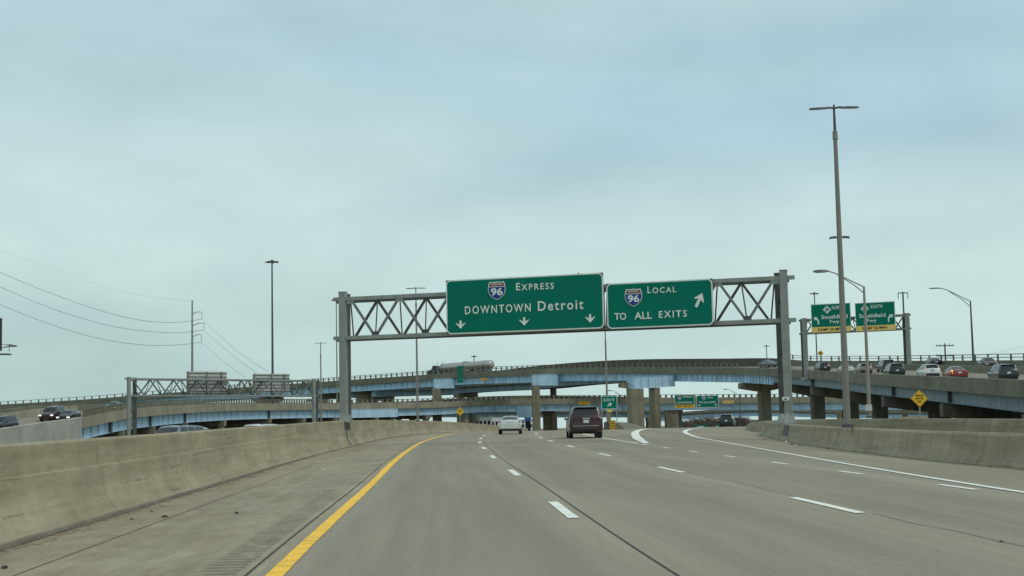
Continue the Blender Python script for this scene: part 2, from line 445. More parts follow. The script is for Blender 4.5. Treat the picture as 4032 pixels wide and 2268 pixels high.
def ribbon(name, fn, w, y0, y1, m, dz=.008, step=1.5, parent=road):   # a painted line: fn(y) gives its offset from the yellow line
    n = max(2, int((y1 - y0) / step) + 1); mb = MB()
    wf = w if callable(w) else (lambda y: w)
    rr = random.Random(int(y0 * 10) + int(w * 100 if not callable(w) else 5))
    jit = .0045 if m in (M_yellow, M_white) else 0
    for y in frange(y0, y1, n):
        o = fn(y) if callable(fn) else fn
        for s in (-.5, .5):
            p = line_pt(o + s * wf(y) + rr.uniform(-jit, jit), y + (rr.uniform(-.05, .05) if jit else 0)); p.z = zroad(p.y) + dz
            mb.v.append(p)
    mb.f = [(2*i, 2*i+1, 2*i+3, 2*i+2) for i in range(n - 1)]
    return mb.build(name, m, parent)
ribbon("yellow_edge_line", 0.04, lambda y: .17 if y < 40 else .2, 2, 60, M_yellow, step=.45)
ribbon("yellow_edge_line", 0.04, .2, 60, 260, M_yellow)
ribbon("joint_line", -.24, .024, 2, 200, M_joint, parent=shoulder)
ribbon("shoulder_joint", -2.55, .016, 2, 120, M_joint2, .006, parent=shoulder)
ribbon("lane_joint", 3.70, .026, 2, 220, M_joint, .006)
def wob(y): return 7.58 + .03 * math.sin(y * .9) + .02 * math.sin(y * 2.3)
ribbon("lane_joint", wob, .016, 2, 20.2, M_joint2, .006, .4)
ribbon("lane_joint", wob, .012, 23.5, 100, M_joint2, .006, .6)
k = 0
for off, start in ((3.47, 22.7), (7.44, 22.3)):
    for i in range(-1, 14):
        y = start + 15.1 * i
        ribbon("lane_dash", off, .16 if i < 3 else .19, y - 2.0, y + 2.0, M_white, .010, .3 if i < 3 else 1)
for i in range(-1, 7):
    y = 26.3 + 6.95 * i
    ribbon("exit_lane_dash", 10.90, .14, y - .95, y + .95, M_white, .010, .6)
ribbon("right_edge_line", lambda y: herm(EDGE, y) - xyel(y), lambda y: .15 + .25 * max(0, min(1, (y - 70) / 50)), 5, 165, M_white, .012)
ribbon("gore_line", lambda y: 10.95, .18, 71, 190, M_white, .012)
ribbon("exit_line", lambda y: herm([(71, 11.35), (85, 12.6), (100, 13.9), (120, 15.6), (150, 18.2), (170, 19.8)], y), lambda y: .30 + .25 * min(1, max(0, (y - 71) / 12)), 71, 165, M_white, .014)

# ------------------------------------------------------------------ barriers
def barrier(name, label, path, prof, m, parent=None, kz=None):
    """sweep a cross-section (distance from the traffic face, height) along ground points; side=+1 when the wall body lies right of the path"""
    mb = MB(); uvs = []; n = len(prof); acc = 0.0
    for i, p in enumerate(path):
        t = (path[min(i + 1, len(path) - 1)] - path[max(0, i - 1)]); t.z = 0; t.normalize()
        nr = V((t.y, -t.x, 0))
        if i: acc += (path[i] - path[i - 1]).length
        g = 0.0
        for k, (a, z) in enumerate(prof):
            if k: g += math.hypot(a - prof[k-1][0], z - prof[k-1][1])
            mb.v.append(p + nr * a + V((0, 0, z * (kz(p.y) if kz else 1)))); uvs.append((g, acc))
    L_ = len(path)
    mb.f = [(i * n + k, i * n + k + 1, (i + 1) * n + k + 1, (i + 1) * n + k) for i in range(L_ - 1) for k in range(n - 1)]
    mb.f += [tuple(range(n)), tuple(range((L_ - 1) * n, L_ * n))]
    return tag(mb.build(name, m, parent, smooth=28, uvs=uvs), label, "barrier")
ysb = [-12 + 2.2 * i for i in range(130)]
def LK(y): return herm([(-30, .936), (20, .936), (50, 1.0), (82, 1.06), (116, 1.02), (200, .93), (300, .9)], y)
LPROF = [(0, 0), (0, .07), (-.05, .09), (-.22, .36), (-.27, .60), (-.29, .85), (-.36, .87), (-.37, 1.29), (-.40, 1.325), (-.58, 1.325), (-.6, 1.29), (-.61, 0)]
def boff(y): return -3.63 + .18 * math.exp(-((y - 82) / 22) ** 2)
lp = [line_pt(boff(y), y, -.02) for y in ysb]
# traffic face first, wall body to the left => negative distances
barrier("concrete_barrier", "tall tan concrete median barrier with a stepped face, left of the yellow line", lp,
        LPROF, M_barrier, kz=LK)
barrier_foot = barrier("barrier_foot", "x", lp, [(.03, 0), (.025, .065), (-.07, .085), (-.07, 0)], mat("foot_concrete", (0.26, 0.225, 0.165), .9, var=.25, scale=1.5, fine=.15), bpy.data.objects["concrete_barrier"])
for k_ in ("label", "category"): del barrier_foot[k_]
ribbon("gutter_seam", -3.58, .09, 2, 150, M_joint2, .006, parent=shoulder)
rp = [V((herm(RBAR, y), y, zroad(y) - .02)) for y in frange(-12, 87.5, 60)]
RPROF = [(0, 0), (0, .06), (.16, .26), (.235, .60), (.255, .76), (.31, .815), (.46, .82), (.50, .79), (.56, .5), (.75, .06), (.75, 0)]
barrier("concrete_barrier", "low grey concrete barrier on the right carrying the gantry post and the tall lamp", rp, RPROF, M_barrier2)
# blunt sloping end of the right barrier
def nose():
    p = rp[-1]; t = (rp[-1] - rp[-2]).normalized(); nr = V((t.y, -t.x, 0))
    rings = []
    for d, s, o in ((0, 1, 0), (1.2, .9, 0), (2.6, .55, .1), (3.6, .2, .22)):
        rings.append([p + t * d + nr * (o + a * (1 - o / .4 * .5)) + V((0, 0, z * s)) for a, z in RPROF])
    mb = MB().loft(rings)
    return mb.build("barrier_end", mat("nose_concrete", (0.36, 0.31, 0.23), .9, var=.2, scale=1.2), bpy.data.objects["concrete_barrier.001"], smooth=30)
nose()
pr = [V((P(x, 1700, d).x, d, zroad(min(d, 300)) - .05)) for x, d in ((4700, 58), (4300, 64), (4032, 70), (3800, 75), (3550, 80), (3300, 85), (3107, 93), (3000, 105), (2972, 118), (2960, 135))]
for q, (x, y, d) in zip(pr, ((4700, 1654, 58), (4300, 1650, 64), (4032, 1648, 70), (3800, 1647, 75), (3550, 1647, 80), (3300, 1649, 85), (3107, 1652, 93), (3000, 1660, 105), (2972, 1668, 118), (2960, 1676, 135))):
    q.z = P(x, y, d).z - .86
pr.reverse()
barrier("concrete_barrier", "further concrete barrier behind the low one on the right, below the bridge piers", pr, [(0, -.5), (0, .06), (.16, .26), (.235, .60), (.26, .80), (.31, .855), (.46, .86), (.50, .83), (.75, .06), (.75, -.5)], M_barrier2)
# dark scrape beside the gantry post on the left wall, dark repair panel on the right one
def face_patch(name, fn, y0, y1, prof, k0, k1, m, parent, out=.012, ragged=0.0, seed=1):
    rnd = random.Random(seed)
    mb = MB(); n = 7; cols = []
    for i, y in enumerate(frange(y0, y1, n)):
        p = fn(y); q = fn(y + .3); t = (q - p).normalized(); nr = V((t.y, -t.x, 0))
        sg = 1 if prof[2][0] < 0 else -1
        cols.append([p + nr * (a + sg * out) + V((0, 0, z * (LK(y) if sg > 0 else 1))) + t * (rnd.uniform(-1, 1) * ragged) for a, z in prof[k0:k1]])
    mb.loft(cols, closed=False, caps=False)
    return mb.build(name, m, parent)
bl_, br_ = bpy.data.objects["concrete_barrier"], bpy.data.objects["concrete_barrier.001"]
M_scrape = mat("scrape_mark", (0.085, 0.08, 0.075), .9, var=.5, scale=2.5)
face_patch("scrape_mark", lambda y: line_pt(boff(y), y, -.02), 79.6, 83.0, LPROF, 5, 8, M_scrape, bl_, .012, .55, 3)
face_patch("scrape_mark", lambda y: line_pt(boff(y), y, -.02), 79.2, 80.6, LPROF, 2, 6, mat("faint_scrape", (0.17, 0.155, 0.125), .9, var=.5, scale=2.5), bl_, .012, .3, 5)
face_patch("repair_panel", lambda y: V((herm(RBAR, y), y, zroad(y) - .02)), 69.6, 72.4, RPROF, 2, 5, mat("dark_repair", (0.12, 0.12, 0.115), .85, var=.25, scale=1.5), br_, .012, .06, 8)

# ------------------------------------------------------------------ sign helpers
def rrect(x0, z0, x1, z1, r, y, n=6):
    pts = []
    for cx, cz, a0 in ((x1 - r, z0 + r, -90), (x1 - r, z1 - r, 0), (x0 + r, z1 - r, 90), (x0 + r, z0 + r, 180)):
        for i in range(n + 1):
            a = R(a0 + 90 * i / n); pts.append(V((cx + r * math.cos(a), y, cz + r * math.sin(a))))
    return pts
def text(parent, s, cx, cz, w, h, m, y=-.05, name="lettering", bold=.013, space=1.0):
    cu = bpy.data.curves.new("lettering", 'FONT'); cu.body = s; cu.size = 1; cu.offset = bold; cu.space_character = space
    cu.resolution_u = 3
    o = bpy.data.objects.new("lettering_curve", cu); COL.objects.link(o)
    me = bpy.data.meshes.new_from_object(o)
    bpy.data.objects.remove(o); bpy.data.curves.remove(cu)
    xs = [v.co.x for v in me.vertices]; ys = [v.co.y for v in me.vertices]
    x0, x1, y0, y1 = min(xs), max(xs), min(ys), max(ys)
    for v in me.vertices:
        v.co = V((cx + ((v.co.x - x0) / (x1 - x0) - .5) * w, y, cz + ((v.co.y - y0) / (y1 - y0) - .5) * h))
    me.materials.clear(); me.materials.append(m); me.name = name
    ob = bpy.data.objects.new(name, me); COL.objects.link(ob); ob.parent = parent
    return ob
def shield(parent, cx, cz, w, y=-.05):
    k = w / 2
    out = [(-.80, 1.0), (-.45, .93), (0, 1.0), (.45, .93), (.80, 1.0), (.93, .72), (1.0, .30), (.97, -.10), (.80, -.48), (.45, -.80), (0, -1.03), (-.45, -.80), (-.80, -.48), (-.97, -.10), (-1.0, .30), (-.93, .72)]
    def pts(s, yy, sel=None): return [V((cx + a * k * s, yy, cz + b * k * s)) for a, b in out]
    sh = MB().poly(pts(1.0, y), .01).build("route_shield", M_swhite, parent, local=True)
    body = [(a, b) for a, b in out if b < .5]
    body = [(1.0, .42)] + [(a, b) for a, b in out[6:15]] + [(-1.0, .42)]
    MB().poly([V((cx + a * k * .93, y - .006, cz + b * k * .93)) for a, b in body], .004).build("blue_field", M_sblue, sh, local=True)
    top = [(-.78, .97), (-.45, .90), (0, .97), (.45, .90), (.78, .97), (.90, .72), (.96, .50), (-.96, .50), (-.90, .72)]
    MB().poly([V((cx + a * k * .93, y - .006, cz + b * k * .93)) for a, b in top], .004).build("red_band", M_sred, sh, local=True)
    text(sh, "96", cx, cz - .12 * k, 1.34 * k, .84 * k, M_swhite, y - .012, "number", .03)
    text(sh, "INTERSTATE", cx, cz + .69 * k, 1.25 * k, .20 * k, M_swhite, y - .012, "number", .01)
    return sh
def arrow(parent, cx, cz, size, ang, m, y=-.05, kind="down"):
    if kind == "down": pts = [(-.13, .62), (.13, .62), (.15, .13), (.62, .34), (.62, .26), (0, -.42), (-.62, .26), (-.62, .34), (-.15, .13)]
    elif kind == "curve": pts = [(.14, -.62), (.36, -.62), (.36, .0), (.18, .30), (.02, .40), (.14, .58), (-.46, .56), (-.36, -.02), (-.18, .18), (.02, .06), (.14, -.12)]
    else: pts = [(-.15, -.78), (.15, -.78), (.15, .12), (.50, -.10), (.52, .06), (0, .78), (-.52, .06), (-.50, -.10), (-.15, .12)]
    mir = -1 if kind == "curve" and ang == 1 else 1
    ca, sa = (1, 0) if kind == "curve" else (math.cos(ang), math.sin(ang))
    q = [V((cx + size * (mir * a * ca - b * sa), y, cz + size * (mir * a * sa + b * ca))) for a, b in pts]
    if mir < 0: q.reverse()
    return MB().poly(q, .006).build("arrow", m, parent, local=True)
def sign_frame(name, label, corners, dl, dr, r=.22, m=M_green, border=.07, thick=.05, group=None, dark=True):
    """an upright panel whose picture corners are bl, br, tl; returns thing, width, height"""
    (blx, bly), (brx, bry), (tlx, tly) = corners
    a, b = P(blx, bly, dl), P(brx, bry, dr)
    t = P(tlx, tly, dl)
    z0 = (a.z + b.z) / 2
    w = math.hypot(b.x - a.x, b.y - a.y); h = t.z - a.z
    rz = math.atan2(b.y - a.y, b.x - a.x)
    o = thing(name, label, "sign", (a.x, a.y, z0), rz, group)
    MB().poly([V((0, 0, 0)), V((w, 0, 0)), V((w, 0, h)), V((0, 0, h))], thick).build("panel_back", M_galvd if dark else m, o, local=True)
    MB().poly(rrect(0, 0, w, h, r, -.012), .010).build("border", M_swhite, o, local=True)
    MB().poly(rrect(border, border, w - border, h - border, max(.02, r - border), -.024), .010).build("panel", m, o, local=True)
    return o, w, h

# ------------------------------------------------------------------ gantries
def gantry(label, xl, dl, xr, dr, ytl, ytr, ybl, ybr, depth, base_l, base_r, n_half, col, cold, tw=.13, leg=.36, over=.9, back_dir=1, topext=.35):
    """box-truss sign bridge: near chords follow the picture rows ytl..ytr (top) and ybl..ybr (bottom)"""
    tl, tr, bl, br = P(xl, ytl, dl), P(xr, ytr, dr), P(xl, ybl, dl), P(xr, ybr, dr)
    bl.x, bl.y, br.x, br.y = tl.x, tl.y, tr.x, tr.y
    zt, zb = (tl.z + tr.z) / 2, (bl.z + br.z) / 2
    tl.z = tr.z = zt; bl.z = br.z = zb
    ax = (tr - tl).normalized(); nb = V((0, 1, 0)) * depth
    o = thing("sign_gantry", label, "gantry", (tl.x, tl.y, base_l), math.atan2(ax.y, ax.x))
    for s, e in ((tl, tr), (bl, br)):
        for q in (V(), nb):
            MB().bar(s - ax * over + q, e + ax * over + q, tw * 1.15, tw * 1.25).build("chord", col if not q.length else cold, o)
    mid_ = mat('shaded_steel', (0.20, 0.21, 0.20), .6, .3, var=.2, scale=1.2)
    span = (tr - tl).length; ph = span / n_half
    for i in range(n_half):
        for pl, q in ((0, V()), (1, nb)):
            up = (i + pl) % 2 == 0
            a = (tl if up else bl) + ax * (ph * i) + q
            b = (bl if up else tl) + ax * (ph * (i + 1)) + q
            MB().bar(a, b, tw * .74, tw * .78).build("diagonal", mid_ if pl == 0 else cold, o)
    for i in range(n_half + 1):
        up = i % 2 == 0
        p = (tl if up else bl) + ax * (ph * i); q = (bl if up else tl) + ax * (ph * i) + nb
        MB().bar(p, q, tw * .42).build("cross_tie", cold, o)
        MB().bar(tl + ax * (ph * i), tl + ax * (ph * i) + nb, tw * .35).build("top_tie", cold, o)
        pc = (tl if up else bl) + ax * (ph * i) - nb.normalized() * (tw * .36)
        c = pc + V((0, 0, -tw * .9 if up else tw * .9))
        M = Matrix((ax, nb.normalized(), V((0, 0, 1)))).transposed()
        MB().box(c, (tw * 2.6, .015, tw * 1.9), M).build("gusset", cold if (i % 2) else col, o)
    for base, top, sgn in ((base_l, tl, -1), (base_r, tr, 1)):
        post = None
        for q in (V(), nb):
            x = top + ax * (sgn * over * .45) + q
            mb = MB().bar(V((x.x, x.y, base)), V((x.x, x.y, zt + topext)), leg, leg, up=ax)
            mb.bar(V((x.x, x.y, zt + topext)), V((x.x, x.y, zt + topext + .05)), leg * 1.1, leg * 1.1, up=ax)
            ob = mb.build("post", col if not q.length else cold, o)
            fl = MB()
            fl.loft([[V((x.x + sx * leg * (.5 + g), x.y + sy * leg * (.5 + g), base + z)) for sx, sy in ((-1,-1),(1,-1),(1,1),(-1,1))] for z, g in ((0, .42), (.05, .42), (.06, .3), (.5, .02))])
            fl.build("base_flange", col, ob)
            post = x
        x0, x1 = post - nb, post
        zz = base + .8; k = 0
        lat = MB()
        while zz + 1.2 < zt - .1:
            p0, p1 = (x0, x1) if k % 2 else (x1, x0)
            lat.bar(V((p0.x, p0.y, zz)), V((p1.x, p1.y, zz + 1.3)), tw * .6)
            zz += 1.3; k += 1
        lat.build("post_lacing", cold, o)
    return o, ax
rb = zroad(73) + .80
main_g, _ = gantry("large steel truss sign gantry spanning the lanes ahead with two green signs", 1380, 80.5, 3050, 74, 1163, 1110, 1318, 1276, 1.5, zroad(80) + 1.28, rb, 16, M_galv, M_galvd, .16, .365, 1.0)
s1, w, h = sign_frame("highway_sign", "wide green EXPRESS DOWNTOWN Detroit sign with three down arrows on the gantry", ((1759, 1313), (2380, 1297), (1752, 1100)), 78.5, 76.1, .28)
def at(cx, cz, q): return ((cx - q[0]) / (q[2] - q[0]), (cz - q[1]) / (q[3] - q[1]))
shield(s1, w * .331, h * .765, w * .113)
text(s1, "E", w * .468, h * .818, w * .026, h * .135, M_swhite)
text(s1, "XPRESS", w * .591, h * .803, w * .205, h * .115, M_swhite, space=1.3)
text(s1, "DOWNTOWN", w * .334, h * .430, w * .422, h * .150, M_swhite, space=1.32)
text(s1, "Detroit", w * .733, h * .447, w * .285, h * .178, M_swhite, space=1.25)
for fx, fz in ((.093, .155), (.502, .165), (.915, .170)):
    arrow(s1, w * fx, h * fz, .43, 0, M_swhite)
s2, w, h = sign_frame("highway_sign", "narrower green LOCAL TO ALL EXITS sign with a slanted arrow on the gantry", ((2392, 1293), (2811, 1282), (2388, 1114)), 76.0, 74.4, .26)
shield(s2, w * .258, h * .665, w * .165)
text(s2, "L", w * .409, h * .820, w * .032, h * .150, M_swhite)
text(s2, "OCAL", w * .551, h * .800, w * .222, h * .125, M_swhite, space=1.3)
text(s2, "TO", w * .128, h * .265, w * .112, h * .155, M_swhite)
text(s2, "ALL", w * .345, h * .265, w * .165, h * .155, M_swhite)
text(s2, "EXITS", w * .624, h * .270, w * .262, h * .150, M_swhite, space=1.3)
arrow(s2, w * .873, h * .545, .50, -.47, M_swhite, kind="up")
# overhanging lamp bracket stubs on the sign top and bottom
MB().bar(P(2274, 1082, 76.5), P(2279, 1074, 76.5), .07).build("bracket", M_galvd, s1)
MB().bar(P(2210, 1302, 76.7), P(2210, 1311, 76.7), .09).build("bracket", M_galvd, s1)

MB().box(P(3094, 1570, 73.6), (.34, .03, .17)).build("plate", M_swhite, main_g)
MB().box(P(3093, 1571, 73.5), (.16, .02, .07)).build("plate_mark", M_galvd, main_g)

# ------------------------------------------------------------------ bridges
def smooth_path(ctrl, n):
    """ctrl rows: px, py, depth [, extras]; returns world points and interpolated extras, in order of px"""
    x0, x1 = ctrl[0][0], ctrl[-1][0]; out = []
    for px in frange(x0, x1, n):
        vals = [herm([(c[0], c[k]) for c in ctrl], px) for k in range(1, len(ctrl[0]))]
        out.append((P(px, vals[0], vals[1]), px, vals[2:]))
    return out
class Bridge:
    def __init__(s, label, ctrl, n, hp, hg, gm, name="overpass_bridge", cm=None):
        s.cm = cm or M_conc
        s.path = smooth_path(ctrl, n); s.hp, s.hg, s.gm = hp, hg, gm
        s.pts = [p for p, _, _ in s.path]; s.px = [x for _, x, _ in s.path]; s.ex = [e for _, _, e in s.path]   # extras: width, bank, far-parapet height
        s.nr = []
        for i in range(n):
            t = s.pts[min(i + 1, n - 1)] - s.pts[max(0, i - 1)]; t.z = 0; t.normalize()
            s.nr.append(V((-t.y, t.x, 0)))
        for _ in range(2):
            s.nr = [(s.nr[max(0, i-1)] + s.nr[i] * 2 + s.nr[min(n-1, i+1)]).normalized() for i in range(n)]
        s.o = thing(name, label, "bridge", tuple(s.pts[n // 2]))
    def at(s, i, a, z):                    # a metres inwards from the near edge, z relative to the parapet top there, deck banked
        W, bank = s.ex[i][0], s.ex[i][1]
        p = s.pts[i] + s.nr[i] * a
        return p + V((0, 0, z + bank * a))
    def sweep(s, name, prof, m, i0=0, i1=None, smooth=None):
        i1 = len(s.pts) if i1 is None else i1
        rings = []
        for i in range(i0, i1):
            pr = prof(i) if callable(prof) else prof
            rings.append([s.at(i, a, z) for a, z in pr])
        return MB().loft(rings).build(name, m, s.o, smooth=smooth)
    def frac(s, px):
        for i in range(len(s.px) - 1):
            if s.px[i] <= px <= s.px[i + 1]:
                return i + (px - s.px[i]) / (s.px[i + 1] - s.px[i])
        return 0 if px < s.px[0] else len(s.px) - 1.001
    def on(s, f, a, z):
        i = min(int(f), len(s.pts) - 2); t = f - i
        return s.at(i, a, z).lerp(s.at(i + 1, a, z), t)
    def walls(s, deck=-.85, girders=(.9,), stiff=2.4, i0=0, i1=None, farm=M_conc, split=0):
        hp, hg = s.hp, s.hg
        s.deck = deck
        s.sweep("parapet", [(0, 0), (.36, 0), (.42, deck), (.42, -hp), (0, -hp)], s.cm)
        s.sweep("deck", lambda i: [(.42, deck), (s.ex[i][0] - .42, deck), (s.ex[i][0] - .42, deck - .28), (.42, deck - .28)], M_deck)
        fpf = lambda i: [(s.ex[i][0] - .42, deck - .28), (s.ex[i][0] - .42, deck + s.ex[i][2]), (s.ex[i][0], deck + s.ex[i][2]), (s.ex[i][0], deck - .28)]
        if split:
            s.sweep("far_parapet", fpf, M_darkp, 0, split + 1); s.sweep("far_parapet", fpf, farm, split)
        else: s.sweep("far_parapet", fpf, farm)
        n = len(s.pts)
        for g in girders:
            aa = (lambda i, g=g: g if g >= 0 else s.ex[i][0] + g)
            mb = MB()
            zt = -hp + .0 if g < 1.2 and g >= 0 else deck - .28
            b = -hp - hg
            def ring(i):
                a = aa(i)
                return [s.at(i, a - .22, b), s.at(i, a + .22, b), s.at(i, a + .22, b + .05), s.at(i, a + .02, b + .05), s.at(i, a + .02, zt - .05), s.at(i, a + .2, zt - .05), s.at(i, a + .2, zt - .003), s.at(i, a - .2, zt - .003), s.at(i, a - .2, zt - .05), s.at(i, a - .02, zt - .05), s.at(i, a - .02, b + .05), s.at(i, a - .22, b + .05)]
            lo, hi = i0, (i1 or n)
            mb.loft([ring(i) for i in range(lo, hi)])
            if g == girders[0]:
                acc = 0
                for i in range(lo, hi - 1):
                    L_ = (s.pts[i+1] - s.pts[i]).length
                    k = acc
                    while k < L_:
                        f = i + k / L_
                        p0, p1 = s.on(f, aa(i) - .11, b + .05), s.on(f, aa(i) - .11, zt - .06)
                        mb.bar(p0, p1, .06, .18, up=s.nr[i])
                        k += stiff
                    acc = k - L_
            mb.build("girder", s.gm, s.o)
    def railing(s, px0, px1, npost, z0, zr, a=.18, rails=(.55, 1.0), m=M_galvd, pm=M_conc, pw=.28, far=False):
        f0, f1 = s.frac(px0), s.frac(px1)
        aw = (lambda f: s.ex[min(int(f), len(s.ex) - 1)][0] - .2) if far else (lambda f: a)
        zz = (lambda f: s.deck + s.ex[min(int(f), len(s.ex) - 1)][2]) if far else (lambda f: z0)
        for r in rails:
            ring = []
            for f in frange(f0, f1, max(3, int((f1 - f0) * 1.5))):
                p = s.on(f, aw(f), zz(f) + zr * r); ring.append(p)
            MB().tube(ring, .055, 5).build("rail", m, s.o)
        for f in frange(f0, f1, npost):
            p = s.on(f, aw(f), zz(f)); q = s.on(f, aw(f), zz(f) + zr)
            i = min(int(f), len(s.nr) - 1)
            MB().bar(p, q, pw, .22, up=s.nr[i]).build("railing_post", pm, s.o)
def column(mb, p, w, d, ztop, zbot, rz=0.0):
    c, s_ = math.cos(rz), math.sin(rz)
    def ring(z, k=1):
        q = [(-.5, -.38), (-.38, -.5), (.38, -.5), (.5, -.38), (.5, .38), (.38, .5), (-.38, .5), (-.5, .38)]
        return [V((p.x + c * a * w * k - s_ * b * d * k, p.y + s_ * a * w * k + c * b * d * k, z)) for a, b in q]
    return mb.loft([ring(zbot), ring(zbot + .3), ring(ztop)])

# --- upper flyover: comes up on the right, bends left across the picture; rows: px, parapet top row, depth, deck width, bank, far parapet height
FLY = [(-500, 1622, 448, 11, .02, .85), (0, 1593, 432, 11, .02, .85), (300, 1575, 420, 11, .02, .85), (500, 1560, 410, 11, .02, .85), (900, 1529, 390, 11, .02, .85), (1150, 1511, 376, 11, .02, .85),
       (1400, 1494, 362, 11, .02, .85), (1650, 1477, 349, 11, .02, .85), (1850, 1463, 341, 11, .03, .95), (2050, 1456, 333, 11, .06, 1.55), (2250, 1449, 325, 12, .08, 1.75), (2450, 1446, 315, 12, .085, 1.8), (2700, 1447, 300, 12.5, .085, 1.7), (2830, 1447, 288, 13.5, .08, 1.5),
       (2900, 1447, 281, 14.5, .07, 1.0), (3040, 1451, 259, 17, .06, .9), (3160, 1457, 236, 19, .055, .9), (3300, 1464, 206, 21, .05, .9), (3400, 1471, 184, 22, .05, .9), (3650, 1481, 147, 23, .045, .9), (4032, 1497, 110, 24, .04, .9), (4500, 1520, 80, 24, .03, .9)]
fly = Bridge("long high flyover curving across with pale blue girders and cars on its right arm", FLY, 150, 1.32, 1.62, M_blue, "flyover_bridge")
iR = int(fly.frac(3040))
fly.walls(girders=(.9, 5.0, -1.0), stiff=1.9, i1=iR + 1, split=int(fly.frac(2835)))
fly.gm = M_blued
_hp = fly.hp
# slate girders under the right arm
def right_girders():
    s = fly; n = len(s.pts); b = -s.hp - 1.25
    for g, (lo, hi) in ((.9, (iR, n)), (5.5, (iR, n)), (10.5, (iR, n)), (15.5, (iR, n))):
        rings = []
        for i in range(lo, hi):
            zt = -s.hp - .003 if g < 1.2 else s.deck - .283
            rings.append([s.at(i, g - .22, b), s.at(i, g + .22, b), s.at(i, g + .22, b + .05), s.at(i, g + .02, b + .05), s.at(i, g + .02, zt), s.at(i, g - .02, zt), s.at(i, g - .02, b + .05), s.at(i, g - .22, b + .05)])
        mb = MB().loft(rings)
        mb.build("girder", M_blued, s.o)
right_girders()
def split_plates(br, pxs, b0, b1, a=.66):
    for px in pxs:
        f = br.frac(px); i = int(f)
        MB().bar(br.on(f, a, b0), br.on(f, a, b1), .5, .3, up=br.nr[i]).build("splice_plate", M_poled, br.o)
split_plates(fly, (3180, 3310, 3490, 3705), -fly.hp - 1.2, -fly.hp - .05)
# median barrier and lines on the right arm
fly.sweep("median_barrier", lambda i: [(13.2, fly.deck), (13.3, fly.deck + .85), (13.55, fly.deck + .85), (13.65, fly.deck)] if fly.ex[i][0] > 17 else [(8.2, fly.deck), (8.22, fly.deck + .05), (8.25, fly.deck + .05), (8.27, fly.deck)], M_conc)
fly.railing(880, 2900, 99, 0, .85, rails=(.55, 1.0))
fly.railing(0, 870, 30, 0, .80, rails=(1.0,), pw=.3)
fly.railing(2850, 4400, 70, 0, .85, far=True, rails=(.5, 1.0), pw=.22)
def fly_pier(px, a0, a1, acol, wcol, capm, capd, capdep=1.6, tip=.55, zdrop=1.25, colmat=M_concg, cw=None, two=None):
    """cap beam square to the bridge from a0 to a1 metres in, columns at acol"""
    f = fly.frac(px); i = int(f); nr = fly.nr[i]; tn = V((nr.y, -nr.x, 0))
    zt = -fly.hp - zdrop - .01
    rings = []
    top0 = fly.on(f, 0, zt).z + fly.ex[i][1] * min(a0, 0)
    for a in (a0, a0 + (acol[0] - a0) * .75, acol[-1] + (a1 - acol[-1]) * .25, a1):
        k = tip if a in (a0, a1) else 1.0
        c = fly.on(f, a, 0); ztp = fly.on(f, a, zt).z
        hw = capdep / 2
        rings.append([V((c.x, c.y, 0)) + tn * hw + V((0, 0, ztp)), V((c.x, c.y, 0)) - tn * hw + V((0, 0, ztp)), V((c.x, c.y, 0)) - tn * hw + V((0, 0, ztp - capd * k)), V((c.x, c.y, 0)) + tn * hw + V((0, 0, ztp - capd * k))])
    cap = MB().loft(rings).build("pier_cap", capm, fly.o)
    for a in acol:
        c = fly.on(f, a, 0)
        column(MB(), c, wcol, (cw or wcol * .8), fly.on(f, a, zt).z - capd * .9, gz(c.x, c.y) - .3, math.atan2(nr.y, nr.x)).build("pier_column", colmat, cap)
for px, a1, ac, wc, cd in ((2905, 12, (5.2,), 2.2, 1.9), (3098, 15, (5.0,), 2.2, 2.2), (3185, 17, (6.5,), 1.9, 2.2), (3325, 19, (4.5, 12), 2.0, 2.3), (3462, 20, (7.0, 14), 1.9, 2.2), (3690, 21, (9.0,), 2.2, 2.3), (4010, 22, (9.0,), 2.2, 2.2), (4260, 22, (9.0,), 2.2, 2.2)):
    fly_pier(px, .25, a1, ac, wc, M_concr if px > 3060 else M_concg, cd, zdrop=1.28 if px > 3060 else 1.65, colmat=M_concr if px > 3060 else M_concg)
def steel_pier(pa, pb, h, dep, cols, m=M_bluel, name="cross_beam"):
    """blue steel cross beam from pa to pb with stiffener ribs, on concrete columns"""
    t = (pb - pa); t.z = 0; L_ = t.length; t.normalize(); nr = V((t.y, -t.x, 0))
    mb = MB().bar(pa, pb, dep, h)
    mb.bar(pa + V((0, 0, h / 2)) - t * .1, pb + V((0, 0, h / 2)) + t * .1, dep + .25, .07)
    mb.bar(pa - V((0, 0, h / 2)) - t * .1, pb - V((0, 0, h / 2)) + t * .1, dep + .25, .07)
    k = .25
    while k < L_:
        c = pa + (pb - pa) * (k / L_) - nr * 0
        for sg in (-1, 1):
            q = c + nr * (sg * (dep / 2 + .04)); mb.bar(q - V((0, 0, h / 2 - .05)), q + V((0, 0, h / 2 - .05)), .09, .30, up=nr)
        k += max(1.4, L_ / 6)
    ob = mb.build(name, m, fly.o)
    for c, w, d, ang in cols:
        zt = c.z
        column(MB(), c, w, d, zt, gz(c.x, c.y) - .3, ang).build("pier_column", M_concg, ob)
def PZ(px, py, d): return P(px, py, d)
steel_pier(P(2134, 1496, 318), P(2168, 1498, 332), 2.35, 4.2, [(P(2109, 1517, 317), 1.75, 1.9, 0), (P(2178, 1516, 372), 1.6, 1.6, 0)])
steel_pier(P(2480, 1508, 292), P(2645, 1499, 304), 2.3, 1.5, [(P(2500, 1531, 291), 2.9, 2.3, .5), (P(2576, 1527, 299), 1.75, 2.0, .5)])
steel_pier(P(1748, 1510, 344), P(1768, 1512, 356), 2.2, 4.6, [(P(1720, 1529, 345), 2.1, 2.0, 0)])
